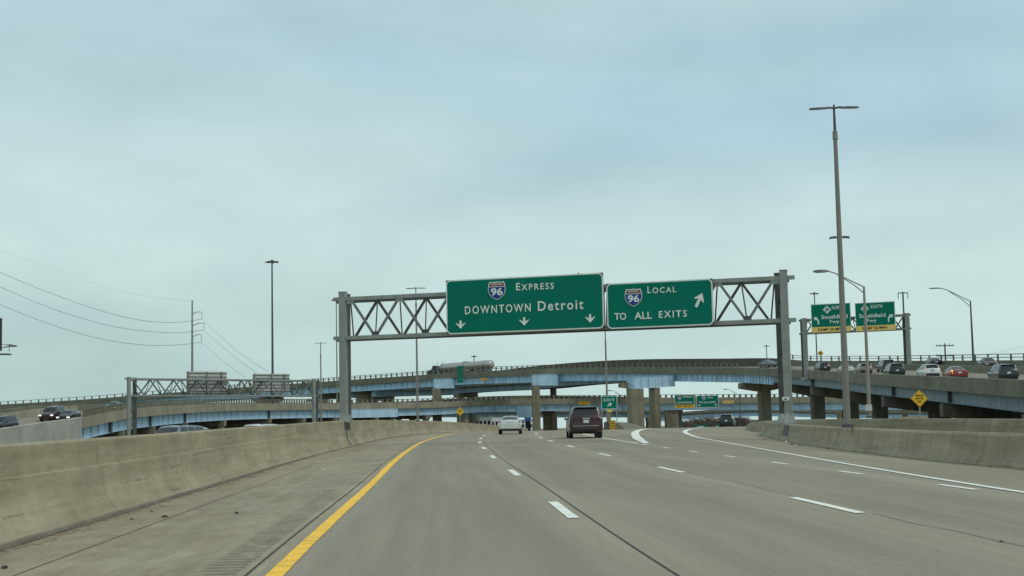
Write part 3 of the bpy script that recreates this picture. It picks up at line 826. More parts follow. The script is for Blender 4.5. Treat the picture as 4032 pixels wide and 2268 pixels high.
steel_pier(P(1470, 1547, 362), P(1560, 1546, 366), 1.6, 1.5, [(P(1430, 1534, 366), 3.6, 2.2, 0), (P(1540, 1558, 366), 1.6, 1.6, 0)])
steel_pier(P(2436, 1513, 291), P(2472, 1519, 291), 1.1, 1.4, [], M_concg, "pier_cap")
for px in (640, 1000, 1250):
    fly_pier(px, .3, 10, (2.5, 8), 1.5, M_concg, 1.4, zdrop=1.65)

# --- lower bridge: starts at the pale wall on the left, runs level behind the piers
LOW = [(-700, 1778, 105, 13, .075, .9), (0, 1690, 160, 13, .075, .9), (180, 1664, 172, 13, .075, .9), (325, 1644, 184, 13, .07, .9), (420, 1626, 194, 13, .06, .9), (500, 1612, 204, 13, .05, .9), (600, 1603, 218, 12.5, .045, .9), (700, 1597, 234, 12, .04, .9), (850, 1591, 256, 12, .035, .9), (1000, 1589, 275, 12, .03, .9), (1400, 1588, 315, 12, .03, .9), (1700, 1583, 336, 12, .03, .9), (1850, 1577, 344, 12, .03, 1.1), (2000, 1572, 349, 12, .03, 1.4), (2150, 1570, 352, 12, .03, 1.5), (2400, 1569, 355, 12, .03, 1.3), (2600, 1567, 354, 12, .02, .9), (3000, 1565, 348, 12, .02, .9), (3500, 1563, 340, 12, .02, .9), (4200, 1562, 330, 12, .02, .9)]
low = Bridge("lower concrete overpass with sky blue girders running level beneath the flyover", LOW, 150, 1.30, 1.62, M_bluel, cm=M_conc2)
i325 = int(low.frac(330))
low.walls(girders=(.9, 4.5, 8, -1.0), stiff=3.2, i0=i325)
low.railing(335, 1300, 99, 0, .85, rails=(1.0,), pw=.34)
low.railing(1310, 2480, 60, 0, .80, rails=(.95,), pw=.5)
low.railing(2600, 3700, 50, 0, .80, rails=(.95,), pw=.5)
split_plates(low, (455, 610, 745, 1072), -low.hp - 1.55, -low.hp - .05)
# pale retaining wall under its left end
def low_wall():
    rings = []
    for i in range(0, i325 + 1):
        b = low.at(i, -.06, .02)
        rings.append([low.at(i, -.06, .03), low.at(i, .5, .03), V((*low.at(i, .5, 0).xy, -.9)), V((*low.at(i, -.06, 0).xy, -.9))])
    return tag(MB().loft(rings).build("retaining_wall", M_concl), "pale grey concrete retaining wall at far left under the oncoming cars", "wall")
low_wall()
low.sweep('median_barrier', [(10.2, -.85), (10.3, -.05), (10.55, -.05), (10.65, -.85)], M_conc2, 0, int(low.frac(640)))
def low_abutment():
    i1 = int(low.frac(1720)); rings = []
    for i in range(i325, i1):
        a, b = low.at(i, 10.5, -low.hp - .3), low.at(i, 11.3, -low.hp - .3)
        rings.append([a, b, V((b.x, b.y, -1.2)), V((a.x, a.y, -1.2))])
    MB().loft(rings).build("abutment_wall", M_concg, low.o)
low_abutment()
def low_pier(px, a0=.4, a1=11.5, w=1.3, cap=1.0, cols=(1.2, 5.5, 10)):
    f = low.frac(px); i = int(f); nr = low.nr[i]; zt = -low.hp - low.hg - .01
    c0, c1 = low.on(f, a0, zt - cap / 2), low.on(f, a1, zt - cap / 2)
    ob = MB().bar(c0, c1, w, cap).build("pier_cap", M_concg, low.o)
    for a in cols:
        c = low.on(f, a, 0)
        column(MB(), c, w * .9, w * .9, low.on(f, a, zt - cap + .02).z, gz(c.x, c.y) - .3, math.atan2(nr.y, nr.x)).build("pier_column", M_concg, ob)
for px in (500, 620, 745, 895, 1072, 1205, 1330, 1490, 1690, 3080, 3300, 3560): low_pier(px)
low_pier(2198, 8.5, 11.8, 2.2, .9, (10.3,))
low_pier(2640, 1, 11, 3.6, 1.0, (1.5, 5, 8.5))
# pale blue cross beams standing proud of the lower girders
def proud(px0, px1, y0, y1, d0, d1):
    a, b = P(px0, (y0 + y1) / 2, d0), P(px1, (y0 + y1) / 2 - (px1 - px0) * .02, d1)
    h = (y1 - y0) / F_PX * d0
    MB().bar(a, b, .8, h).bar(a + V((0, -.02, h / 2)), b + V((0, -.02, h / 2)), .95, .06).bar(a + V((0, -.02, -h / 2)), b + V((0, -.02, -h / 2)), .95, .06).build("cross_beam", M_bluel, low.o)
proud(1372, 1562, 1612, 1645, 310, 318)
proud(2034, 2092, 1597, 1642, 345, 346)

LOWB = [(1250, 1602, 395, 10, .02, .9), (1600, 1604, 405, 10, .02, .9), (2000, 1606, 412, 10, .02, .9), (2300, 1606, 414, 10, .02, .9), (2660, 1606, 414, 10, .02, .9)]
lowb = Bridge("added dark overpass span close behind the lower overpass, only its underside showing", LOWB, 40, 1.2, 1.5, M_blued)
lowb.walls(deck=-.85, girders=(.9, 5, -1.0), stiff=3)  # added span, its dark girder colour standing in for underside shade
def back_pier(br, px, cols, zt_, w):
    f = br.frac(px); i = int(f)
    ob = MB().bar(br.on(f, .6, zt_ - .5), br.on(f, 9.6, zt_ - .5), w, 1.0).build("pier_cap", M_concg, br.o)
    for a in cols:
        c = br.on(f, a, 0)
        column(MB(), c, w, w * .9, br.on(f, a, zt_ - .98).z, gz(c.x, c.y) - .3, math.atan2(br.nr[i].y, br.nr[i].x)).build("pier_column", M_concg, ob)
for px in (1500, 1880, 2560): back_pier(lowb, px, (2, 8), -2.71, 1.5)
FLYB = [(1330, 1528, 392, 11, .02, .9), (1560, 1519, 384, 11, .02, .9), (1700, 1514, 379, 11, .02, .9), (1850, 1502, 373, 11, .02, .9), (2000, 1494, 367, 11, .02, .9), (2100, 1488, 362, 11, .02, .9), (2250, 1472, 354, 11, .02, .9), (2420, 1460, 344, 11, .02, .9)]
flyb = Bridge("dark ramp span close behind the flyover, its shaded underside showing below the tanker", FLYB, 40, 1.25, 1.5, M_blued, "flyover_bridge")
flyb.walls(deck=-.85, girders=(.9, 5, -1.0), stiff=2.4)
for px in (1452, 1790): back_pier(flyb, px, (2.5, 8), -2.76, 1.7)
# --- further bridge beyond, seen under the lower one on the right
FAR = [(2560, 1641, 470, 10, .02, .9), (2700, 1628, 465, 10, .02, .9), (2850, 1620, 455, 10, .02, .9), (3000, 1616, 445, 10, .02, .9), (3300, 1622, 430, 10, .02, .9), (3700, 1624, 420, 10, .02, .9), (4100, 1626, 410, 10, .02, .9)]
far = Bridge("distant pale blue girder bridge glimpsed low behind the right piers", FAR, 40, .25, 1.5, M_bluel)
far.walls(deck=-.2, girders=(.9, -1.0), stiff=3)

# ------------------------------------------------------------------ vehicles
SUV = [(-2.60, .50, 1.00, 1.10, .86, .95, .90), (-2.57, .36, 1.06, 1.22, .93, .985, .90), (-2.50, .33, 1.09, 1.34, .95, .99, .87), (-2.28, .30, 1.12, 1.84, .96, 1.0, .74), (-2.05, .29, 1.12, 1.885, .97, 1.01, .73), (-1.0, .28, 1.12, 1.90, .98, 1.02, .73), (.25, .28, 1.12, 1.90, .98, 1.02, .73), (.70, .28, 1.12, 1.85, .98, 1.01, .72), (1.45, .28, 1.14, 1.20, .98, 1.0, .84), (2.25, .30, 1.04, 1.10, .96, .98, .82), (2.52, .34, .92, .98, .90, .92, .78), (2.60, .42, .76, .82, .80, .82, .70)]
SEDAN = [(-2.45, .46, .78, .95, .72, .82, .74), (-2.41, .34, .82, 1.04, .82, .87, .75), (-2.30, .30, .86, 1.08, .86, .90, .75), (-1.72, .27, .93, 1.10, .89, .92, .72), (-.85, .26, .95, 1.41, .90, .92, .58), (-.25, .26, .95, 1.455, .90, .92, .58), (.40, .26, .95, 1.40, .90, .92, .57), (1.25, .26, .94, .99, .89, .91, .74), (2.05, .28, .80, .86, .87, .89, .72), (2.36, .32, .68, .74, .80, .82, .66), (2.45, .40, .56, .60, .68, .70, .55)]
def ring_of(st):
    y, zb, zl, zt, wb, wl, wt = st
    h = zt - zl; e = min(.06, h * .35)
    half = [(0, zb), (wb - .10, zb), (wb, zb + .10), (max(wb, wl) + .015, (zb + zl) * .53), (wl, zl), (wl + (wt - wl) * .48, zl + h * .48), (wt, zt - e), (wt - .10, zt - e * .1), (0, zt + .02)]
    full = half + [(-a, b) for a, b in reversed(half[1:8])]
    return [V((a, y, b)) for a, b in full]
def car(name, label, cat, kind, L_, W_, H_, pm, loc, rz, tail=M_tail, head=M_head, group=None, tilt=0.0, bump=None, turn=False, hero=False):
    base = SUV if kind == "suv" else SEDAN
    bl, bw, bh = (5.2, 2.04, 1.92) if kind == "suv" else (4.9, 1.84, 1.475)
    ky, kx, kz = L_ / bl, W_ / bw, H_ / bh
    st = [(a * ky, b * kz, c * kz, d * kz, e * kx, f * kx, g * kx) for a, b, c, d, e, f, g in base]
    o = thing(name, label, cat, loc, rz, group)
    o.rotation_euler = (tilt, 0, rz)
    rings = [ring_of(s) for s in st]
    MB().loft(rings).build("body", pm, o, smooth=38, local=True)
    def surf(s, c):
        i = min(int(s), len(rings) - 2); t = s - i; c = c % 16; j = int(c); u = c - j
        a = rings[i][j].lerp(rings[i][(j + 1) % 16], u); b = rings[i + 1][j].lerp(rings[i + 1][(j + 1) % 16], u)
        return a.lerp(b, t)
    def patch(nm, m, s0, s1, c0, c1, off=.008, ns=4, nc=6, parent=None):
        mb = MB(); 
        for s in frange(s0, s1, ns):
            for c in frange(c0, c1, nc):
                p = surf(s, c); du = surf(s + .02, c) - surf(s - .02, c) if .02 < s < len(rings) - 1.03 else surf(s + .02, c) - p
                dc = surf(s, c + .02) - surf(s, c - .02); n = du.cross(dc)
                n = n.normalized() if n.length > 1e-9 else V((0, 0, 1))
                ctr = V((0, p.y, H_ * .5))
                if n.dot(p - ctr + V((0, -.0, 0))) < 0: n = -n
                mb.v.append(p + n * off)
        mb.f = [(i * nc + j, i * nc + j + 1, (i + 1) * nc + j + 1, (i + 1) * nc + j) for i in range(ns - 1) for j in range(nc - 1)]
        return mb.build(nm, m, o, smooth=50, local=True)
    if kind == "suv":
        patch("rear_window", M_glass, 2.08, 2.93, 6.55, 9.45, nc=9)
        patch("windshield", M_glass, 7.12, 7.9, 6.5, 9.5, nc=7)
        for sgn in (0, 1):
            for a, b in ((3.35, 4.85), (4.95, 5.6), (5.7, 7.35)):
                c0, c1 = (4.2, 5.9) if sgn == 0 else (11.8, 10.1)
                patch("side_window", M_glass, a, b, c0, c1)
        axl = (-1.55 * ky, 1.55 * ky); wr = .40 * kz
    else:
        patch("rear_window", M_glass, 3.12, 3.93, 6.6, 9.4, nc=9)
        patch("windshield", M_glass, 6.08, 6.92, 6.6, 9.4, nc=7)
        for sgn in (0, 1):
            for a, b in ((3.75, 4.7), (4.85, 6.4)):
                c0, c1 = (4.3, 5.9) if sgn == 0 else (11.7, 10.1)
                patch("side_window", M_glass, a, b, c0, c1)
        axl = (-1.38 * ky, 1.42 * ky); wr = .33 * kz
    wf = st[5][4]
    for ya in axl:
        for sx in (-1, 1):
            arch = MB().tube([V((sx * (wf - .22), ya, wr + .02)), V((sx * (wf + .022), ya, wr + .02))], wr * 1.16, 16)
            arch.build("wheel_arch", M_plastic, o, local=True)
            whl = MB().tube([V((sx * (wf - .21), ya, wr)), V((sx * (wf - .19), ya, wr)), V((sx * (wf + .01), ya, wr)), V((sx * (wf + .03), ya, wr))], [wr * .9, wr, wr, wr * .92], 18).build("wheel", M_tyre, o, smooth=40, local=True)
            MB().tube([V((sx * (wf + .02), ya, wr)), V((sx * (wf + .036), ya, wr))], [wr * .66, wr * .6], 14).build("rim", M_rim, whl, local=True)
    yr, yf = st[0][0], st[-1][0]
    zl = st[1][2]
    for sx in (-1, 1):
        if kind == "suv":
            x0 = st[1][5]
            q = [V((sx * (x0 - .17), yr - .005, zl * .86)), V((sx * (x0 - .0), yr + .05, zl * .86)), V((sx * (x0 + .012), yr + .16, zl * .95)), V((sx * (x0 - .05), yr + .17, zl * 1.30)), V((sx * (x0 - .17), yr + .09, zl * 1.30))]
        else:
            x0 = st[1][5]
            q = [V((sx * (x0 - .15), yr - .012, zl * .86)), V((sx * (x0 - .02), yr + .012, zl * .86)), V((sx * (x0 + .02), yr + .12, zl * .95)), V((sx * (x0 - .05), yr + .10, zl * 1.30)), V((sx * (x0 - .15), yr + .012, zl * 1.30))]
        MB().poly(q, .05).build("taillight", M_amber_on if turn and sx < 0 else tail, o, local=True)
        zf = st[-2][2]
        MB().box((sx * (st[-2][5] - .16), yf - .05, zf * .93), (.34, .16, .15)).build("headlight", head, o, local=True)
        ym = st[7 if kind == "suv" else 6][0] + (.2 if kind == "suv" else .35)
        MB().loft([[V((sx * (st[5][5] + dx), ym + dy, zl + dz)) for dx, dy, dz in [(q[0] * (.55 if hero else 1), q[1], q[2]) for q in rr]] for rr in ([(-.03, -.05, .06), (-.03, .05, .06), (-.03, .05, .12), (-.03, -.05, .12)], [(.10, -.08, .04), (.10, .06, .06), (.10, .05, .20), (.10, -.09, .20)], [(.23, -.06, .06), (.23, .02, .08), (.22, .02, .18), (.22, -.07, .18)])]).build("mirror", pm if pm is not C_silver else M_plastic, o, local=True)
    # bumper, plate, lower trim
    zb0 = st[1][1]
    bh0 = .20 * kz
    bx = st[1][4]
    def wrap(zlo, zhi, out, m, nm):
        r = [[V((sx * bx * s_, y_, z)) for z in (zlo, zhi)] for sx, s_, y_ in ((-1, 1.02, yr + .35), (-1, 1.0, yr + .08), (-1, .85, yr - out), (1, .85, yr - out), (1, 1.0, yr + .08), (1, 1.02, yr + .35))]
        r2 = [[p[0], p[1], V((p[1].x * .9, p[1].y + .12, p[1].z)), V((p[0].x * .9, p[0].y + .12, p[0].z))] for p in r]
        return MB().loft(r2).build(nm, m, o, smooth=40, local=True)
    if kind == "suv":
        wrap(.52 * kz, .72 * kz, .05, pm if hero else (bump or M_plastic), "bumper")
        wrap((.43 if hero else .36) * kz, .52 * kz, .03, M_plastic, "lower_valance")
        if hero: wrap(.715 * kz, .735 * kz, .055, M_chrome, "bumper_trim")
        MB().box((0, yr - .02, zl * .94), (.34, .03, .19)).build("number_plate", M_plate, o, local=True)
        MB().box((0, yr - .005, zl * 1.11), (.46, .04, .05)).build("tailgate_handle", M_chrome if hero else M_plastic, o, local=True)
        for sx in (-1, 1):
            MB().tube([V((sx * st[4][6] * .93, st[4][0], H_ * .975)), V((sx * st[4][6] * .93, st[5][0] - .2, H_ * 1.01)), V((sx * st[5][6] * .93, st[6][0], H_ * 1.01)), V((sx * st[5][6] * .93, st[6][0] + .3, H_ * .98))], .022, 6).build("roof_rail", M_plastic, o, local=True)
        MB().box((0, st[3][0] - .06 * ky, st[3][3] + .005), (st[3][6] * 1.7, .22, .035)).build("spoiler", pm, o, local=True)
    else:
        wrap(.425 * kz, .62 * kz, .04, pm, "bumper")
        wrap(.24 * kz, .425 * kz, .03, M_plastic, "lower_valance")
        MB().box((0, yr - .012, zl * .98), (.36, .03, .16)).build("number_plate", M_plate, o, local=True)
        MB().box((0, yr - .005, zl * 1.16), (.66, .03, .03)).build("trunk_trim", M_chrome, o, local=True)
    # front grille and plate area
    MB().box((0, yf - .01, st[-1][2] * .95), (st[-1][4] * 1.3, .05, .2 * kz)).build("grille", M_plastic, o, local=True)
    # dark underbody and axle
    mb = MB().box((0, 0, .30 * kz), (wf * 1.5, L_ * .86, .10))
    mb.build("underbody", M_plastic, o, local=True)
    return o
def road_spot(px, d, py=None):
    x = P(px, 1700, d).x
    return V((x, d, zroad(d) + .012))
def heading(y): return -math.atan((xyel(y + 1) - xyel(y - 1)) / 2)
car("sport_utility_vehicle", "dark maroon large SUV driving away in the third lane ahead", "car", "suv", 5.2, 2.06, 1.93, C_maroon, road_spot(2299, 92.5), .012, hero=True)
car("sedan", "pale silver sedan driving away ahead in the second lane", "car", "sedan", 4.85, 1.86, 1.46, C_silver, road_spot(2010, 121), heading(121))
car("sport_utility_vehicle", "dark SUV going up the exit ramp under the bridges, beyond the barrier end", "car", "suv", 4.8, 1.95, 1.78, C_black, road_spot(2866, 205), -.22)
def deck_car(br, name, label, cat, kind, dims, pm, px, a, away=True, **kw):
    best = None
    for k in range(0, (len(br.pts) - 1) * 12):
        f = k / 12
        p = br.on(f, a, br.deck)
        q = p - EYE; x = q.dot(RT) / q.dot(Fw) * F_PX + 2016
        if best is None or abs(x - px) < best[0]: best = (abs(x - px), f, p)
    _, f, p = best
    p2 = br.on(min(f + .4, len(br.pts) - 1.01), a, br.deck); p1 = br.on(max(f - .4, 0), a, br.deck)
    t = (p2 - p1).normalized()
    if (t.y < 0) == away: t = -t
    if kw.pop("flip", False): t = -t
    rz = math.atan2(-t.x, t.y)
    return car(name, label, cat, kind, *dims, pm, p + V((0, 0, .02)), rz, tilt=math.asin(t.z), **kw)
G1 = "cars on the right arm of the flyover"
S_, M_, B_ = (4.5, 1.83, 1.62), (4.7, 1.87, 1.68), (5.0, 1.98, 1.82)
SD = (4.7, 1.84, 1.46)
deck_car(fly, "sport_utility_vehicle", "charcoal SUV at the far right end of the flyover, last in the row", "car", "suv", M_, C_dark, 3950, 5.5, group=G1)
deck_car(fly, "sedan", "red sedan with a lit amber turn signal on the flyover", "car", "sedan", SD, C_red, 3762, 5.0, group=G1, turn=True)
deck_car(fly, "sport_utility_vehicle", "white SUV with lit brake lamps beside the red sedan on the flyover", "car", "suv", M_, C_white, 3655, 5.0, group=G1, tail=M_tail_on)
deck_car(fly, "sport_utility_vehicle", "black SUV just ahead of the white SUV on the flyover", "car", "suv", B_, C_black, 3520, 4.2, group=G1)
deck_car(fly, "sport_utility_vehicle", "dark SUV half hidden behind the black SUV in the next flyover lane", "car", "suv", B_, C_dark, 3490, 9.5, group=G1)
deck_car(fly, "sport_utility_vehicle", "tan SUV on the flyover right of the curved arm lamp pole foot", "car", "suv", S_, C_tan, 3402, 5.2, group=G1)
deck_car(fly, "sedan", "silver sedan on the flyover between the tall lamp pole and the tan SUV", "car", "sedan", SD, C_silver, 3330, 4.6, group=G1)
deck_car(fly, "sport_utility_vehicle", "black SUV furthest up the right arm, right of the far sign gantry leg", "car", "suv", S_, C_black, 3238, 5.0, group=G1)
deck_car(fly, "sedan", "dark sedan oncoming on the flyover left of the main gantry's right post", "car", "sedan", SD, C_grey, 3022, 10.5, group=G1)
deck_car(fly, "sedan", "dark sedan behind the far railing above the white SUV", "car", "sedan", SD, C_black, 3672, 18.5, group=G1)
deck_car(fly, "sedan", "dim red sedan behind the far railing near the right edge", "car", "sedan", SD, C_maroon, 3890, 18.5, group=G1, away=False)
G2 = "cars on the lower overpass at left"
deck_car(low, "sport_utility_vehicle", "maroon SUV with headlights on above the pale wall at left", "car", "suv", B_, C_maroon, 208, 5.0, away=False, head=M_head_on, group=G2)
deck_car(low, "sedan", "black sedan with headlights on beside the maroon SUV at left", "car", "sedan", SD, C_black, 272, 3.0, away=False, head=M_head_on, group=G2)
deck_car(low, "sport_utility_vehicle", "dark grey SUV cut by the left edge of the picture", "car", "suv", M_, C_dark, 8, 3.2, away=False, group=G2)
deck_car(low, "sedan", "dark car with bright headlights left of the distant sign gantry", "car", "sedan", SD, C_dark, 450, 6.5, away=False, head=M_head_on, group=G2)
deck_car(low, "sport_utility_vehicle", "white SUV crossing the lower overpass by the distant gantry's right post", "car", "suv", B_, C_white, 1228, 6.0, away=False, group=G2)
G3 = "vehicles showing only their roofs over the left barrier"
def roof_car(name, label, kind, dims, pm, px, py, d, rz):
    p = P(px, py, d); p.z = gz(p.x, p.y) + .02
    dims = (dims[0], dims[1], P(px, py, d).z - p.z)
    return car(name, label, "car", kind, *dims, pm, p, rz, group=G3)
roof_car("sport_utility_vehicle", "blue grey SUV roof showing over the left barrier, below the lower overpass", "suv", B_, C_blueg, 690, 1675, 92, math.pi - .3)
roof_car("sedan", "silver sedan roof just right of the blue grey SUV over the left barrier", "sedan", SD, C_silver, 770, 1681, 104, math.pi - .2)
roof_car("sport_utility_vehicle", "white vehicle roof peeping over the left barrier before the gantry post", "suv", B_, C_white, 1013, 1670, 108, math.pi - .4)

# ------------------------------------------------------------------ tanker truck on the flyover
def tanker():
    a = 5.0
    f0 = fly.frac(1700)
    def pos(px):
        best = None
        for k in range(int(len(fly.pts) * 20)):
            f = min(k / 20, len(fly.pts) - 1.01); p = fly.on(f, a, fly.deck); q = p - EYE
            x = q.dot(RT) / q.dot(Fw) * F_PX + 2016
            if best is None or abs(x - px) < best[0]: best = (abs(x - px), p)
        return best[1]
    pf, pb = pos(1690), pos(1942)
    t = (pf - pb); L_ = t.length; t.normalize()
    o = thing("tanker_truck", "silver tanker truck with a dark green cab crossing the flyover", "truck", pb, math.atan2(-t.x, t.y))
    o.rotation_euler = (math.asin(t.z), 0, math.atan2(-t.x, t.y))
    k = L_ / 15.2
    mt = mat("tank_steel", (0.46, 0.43, 0.40), .36, .7, var=.05)
    cabm = paint("dark_green_truck_paint", (0.012, 0.03, 0.03))
    n = 20
    def el(y, rx, rz_, zc): return [V((rx * math.cos(2 * math.pi * i / n), y, zc + rz_ * math.sin(2 * math.pi * i / n))) for i in range(n)]
    rings = [el(y * k, 1.2 * s, 1.05 * s, 2.35) for y, s in ((0, .30), (.05, .7), (.25, .93), (.6, 1), (6.2, 1), (11.6, 1), (12.0, .95), (12.25, .7), (12.32, .3))]
    tank = MB().loft(rings).build("tank", mt, o, smooth=50, local=True)
    for y in (1.6, 6.2, 11.4):
        MB().loft([el(y * k - .06, 1.215, 1.065, 2.35), el(y * k + .06, 1.215, 1.065, 2.35)]).build("tank_band", M_galvd, tank, local=True)
    MB().box((0, 6.3 * k, 3.42), (.7, 1.3, .12)).build("hatch", M_galvd, tank, local=True)
    MB().box((0, 6.2 * k, 1.12), (1.0, 11.6 * k, .24)).build("chassis", M_plastic, o, local=True)
    MB().box((0, 5.8 * k, 1.35), (2.3, 1.9, .5)).build("hose_box", mt, o, local=True)
    MB().loft([[V((sx * w_, y * k, z)) for sx, z in ((-1, zb), (1, zb), (1, zt), (-1, zt))] for y, w_, zb, zt in ((12.55, 1.15, .9, 2.85), (12.9, 1.18, .8, 3.0), (13.55, 1.15, .8, 2.95), (13.9, 1.05, .8, 2.15), (15.1, .95, .7, 1.85), (15.25, .9, .6, 1.6))]).build("cab", cabm, o, smooth=30, local=True)
    for sx in (-1, 1):
        MB().poly([V((sx * 1.185, 12.95 * k, 2.05)), V((sx * 1.185, 13.55 * k, 2.05)), V((sx * 1.18, 13.5 * k, 2.75)), V((sx * 1.185, 12.95 * k, 2.8))], .02, V((sx, 0, 0))).build("cab_window", M_glass, o, local=True)
        MB().tube([V((sx * 1.05, 12.45 * k, 1.0)), V((sx * 1.05, 12.45 * k, 3.9))], .08, 8).build("exhaust_stack", M_chrome, o, local=True)
        MB().tube([V((sx * 1.0, 13.0 * k, .75)), V((sx * 1.0, 13.9 * k, .75))], .33, 12).build("fuel_tank", M_chrome, o, local=True)
        for y in (1.1, 2.4, 10.4, 11.6, 14.5):
            w_ = MB().tube([V((sx * .78, y * k, .52)), V((sx * 1.2, y * k, .52))], .52, 16).build("wheel", M_tyre, o, smooth=40, local=True)
            MB().tube([V((sx * 1.19, y * k, .52)), V((sx * 1.215, y * k, .52))], .28, 12).build("rim", M_rim, w_, local=True)
    MB().poly([V((-1.0, 13.62 * k, 2.9)), V((1.0, 13.62 * k, 2.9)), V((.95, 13.93 * k, 2.2)), V((-.95, 13.93 * k, 2.2))], .02, V((0, .9, .4))).build("windshield", M_glass, o, local=True)
    return o
tanker()

# ------------------------------------------------------------------ left gantry seen from behind
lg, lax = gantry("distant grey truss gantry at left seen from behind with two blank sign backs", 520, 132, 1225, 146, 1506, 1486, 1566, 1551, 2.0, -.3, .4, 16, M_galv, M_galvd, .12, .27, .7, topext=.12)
def sign_back(label, corners, dl, dr):
    (x0, yb0), (x1, yb1), yt = corners
    a, b, t = P(x0, yb0, dl), P(x1, yb1, dr), P(x0, yt, dl)
    w = math.hypot(b.x - a.x, b.y - a.y); h = t.z - a.z
    o = thing("gantry_sign", label, "sign", a, math.atan2(b.y - a.y, b.x - a.x), "sign backs on the left gantry")
    MB().poly([V((0, 0, 0)), V((w, 0, 0)), V((w, 0, h)), V((0, 0, h))], .05).build("panel", M_salu, o, local=True)
    for i in range(6):
        MB().box((w / 2, -.04, h * (.08 + .168 * i)), (w, .08, .05)).build("rib", M_galvd, o, local=True)
    for fx in (.04, .5, .86):
        MB().box((w * fx, -.10, h / 2), (.10, .10, h)).build("bracket", M_galv, o, local=True)
    return o
sign_back("wider grey ribbed sign back on the distant left gantry", ((735, 1547), (893, 1542), 1462), 138.2, 141)
sign_back("narrower grey ribbed sign back near the right post of the left gantry", ((996, 1546), (1140, 1543), 1471), 143, 145.5)

# ------------------------------------------------------------------ right gantry on the flyover with the two route signs
zb_l = P(3150, 1495, 232).z
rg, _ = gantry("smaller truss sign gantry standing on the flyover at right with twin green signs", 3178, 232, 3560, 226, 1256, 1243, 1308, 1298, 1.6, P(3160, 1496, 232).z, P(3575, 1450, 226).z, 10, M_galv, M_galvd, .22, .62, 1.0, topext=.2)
def route_sign(label, corners, dl, dr, word, left):
    o, w, h = sign_frame("highway_sign", label, corners, dl, dr, .2, border=.1)
    bh = h * .19
    MB().poly(rrect(.02, .02, w - .02, bh, .1, -.032), .006).build("yellow_plate", M_syelp, o, local=True)
    text(o, "RAMP 30 MPH", w * .48, bh * .52, w * .62, bh * .5, M_sblack, -.06)
    dm = .11 * w
    cx = w * (.41 if left else .25)
    MB().poly([V((cx, -.04, h * .79 - dm * .95)), V((cx + dm * .95, -.04, h * .79)), V((cx, -.04, h * .79 + dm * .95)), V((cx - dm * .95, -.04, h * .79))], .006).build("route_diamond", M_swhite, o, local=True)
    text(o, "39", cx, h * .78, dm * .95, dm * .75, M_sblack, -.06, "number", .03)
    text(o, "M", cx, h * .78 + dm * .62, dm * .3, dm * .24, M_sblack, -.06, "number", .03)
    text(o, word, w * (.68 if left else .54), h * .85, w * .29, h * .12, M_swhite, -.06, bold=.012)
    text(o, "Southfield", w * (.59 if left else .43), h * .535, w * .66, h * .14, M_swhite, -.06, bold=.012)
    text(o, "Fwy", w * (.59 if left else .41), h * .345, w * .24, h * .15, M_swhite, -.06, bold=.012)
    arrow(o, w * (.14 if left else .87), h * .42, h * .22, 0 if left else 1, M_swhite, -.06, "curve")
    return o
route_sign("green Southfield Fwy sign with a left curving arrow, behind the tall lamp pole", ((3196, 1310), (3353, 1305), (3193, 1198)), 230.2, 228.2, "NORTH", True)
route_sign("green Southfield Fwy sign with a right curving arrow, on the right of its gantry", ((3370, 1304), (3528, 1300), (3367, 1192)), 227.6, 225.2, "SOUTH", False)

# ------------------------------------------------------------------ lamps and poles
def twin_lamp(label, px, ybase, ytop, d, arm, r0, r1, m=M_pole, mid=False, base=None, dark=True, tophead=.0, joint=.78):
    p = P(px, ybase, d); t = P(px, ytop, d).z
    z0 = p.z if base is None else base
    o = thing("street_lamp", label, "street lamp", (p.x, p.y, z0), -.08)
    H_ = t - z0
    MB().tube([(0, 0, 0), (0, 0, H_ * joint)], [r0, r0 + (r1 - r0) * joint], 12).build("pole", m, o, smooth=50, local=True)
    MB().tube([(0, 0, H_ * joint - .05), (0, 0, H_ * joint + .25)], [r1 * 1.45, r1 * 1.35], 10).build("collar", m, o, smooth=50, local=True)
    MB().tube([(0, 0, H_ * joint), (0, 0, H_)], [r1 * .85, r1 * .6], 10).build("upper_pole", M_poled, o, smooth=50, local=True)
    for sx in (-1, 1):
        MB().tube([(0, 0, H_ - .12), (sx * arm * .28, 0, H_ - .08)], r1 * .55, 8).build("arm", M_poled, o, local=True)
        hd = []
        for q, w_, th in ((.22, .03, .025), (.30, .05, .03), (.62, .065, .036), (.92, .06, .03), (1.0, .035, .015)):
            x = sx * arm * q; z = H_ - .10 - q * arm * .02
            hd.append([V((x, -w_, z - th)), V((x, w_, z - th)), V((x, w_ * .8, z + th)), V((x, -w_ * .8, z + th))])
        MB().loft(hd).build("lamp_head", M_lamp, o, smooth=40, local=True)
    MB().box((0, 0, .06), (r0 * 2.9, r0 * 2.9, .12)).build("base_plate", M_poled, o, local=True)
    if mid:
        for sx in (-1, 1):
            zz = H_ * mid
            MB().loft([[V((sx * a, -w_, zz + z - .035)), V((sx * a, w_, zz + z - .035)), V((sx * a, w_, zz + z + .035)), V((sx * a, -w_, zz + z + .035))] for a, w_, z in ((.1, .05, 0), (.2, .07, .0), (.30, .07, -.01), (.35, .03, -.03))]).build("small_lamp", M_lamp, o, local=True)
    return o
tall = twin_lamp("tall twin-headed lamp post rising above everything on the right barrier", 3337, 1686, 412, 51.5, .88, .124, .064, mid=.585, base=zroad(51.5) + .80, joint=.895)
twin_lamp("twin-armed lamp post behind the left half of the main gantry", 1645, 1660, 1130, 128, .88, .10, .06, M_pole, base=zroad(128) + 1.2, joint=.86)
twin_lamp("short twin-armed lamp post just right of the distant left gantry", 1265, 1662, 1348, 215, .92, .13, .08, M_pole, joint=.82)
twin_lamp("thin lamp pole seen between and below the two gantry signs", 2392, 1640, 1120, 196, .9, .15, .085, M_pole, base=.9, joint=.6)
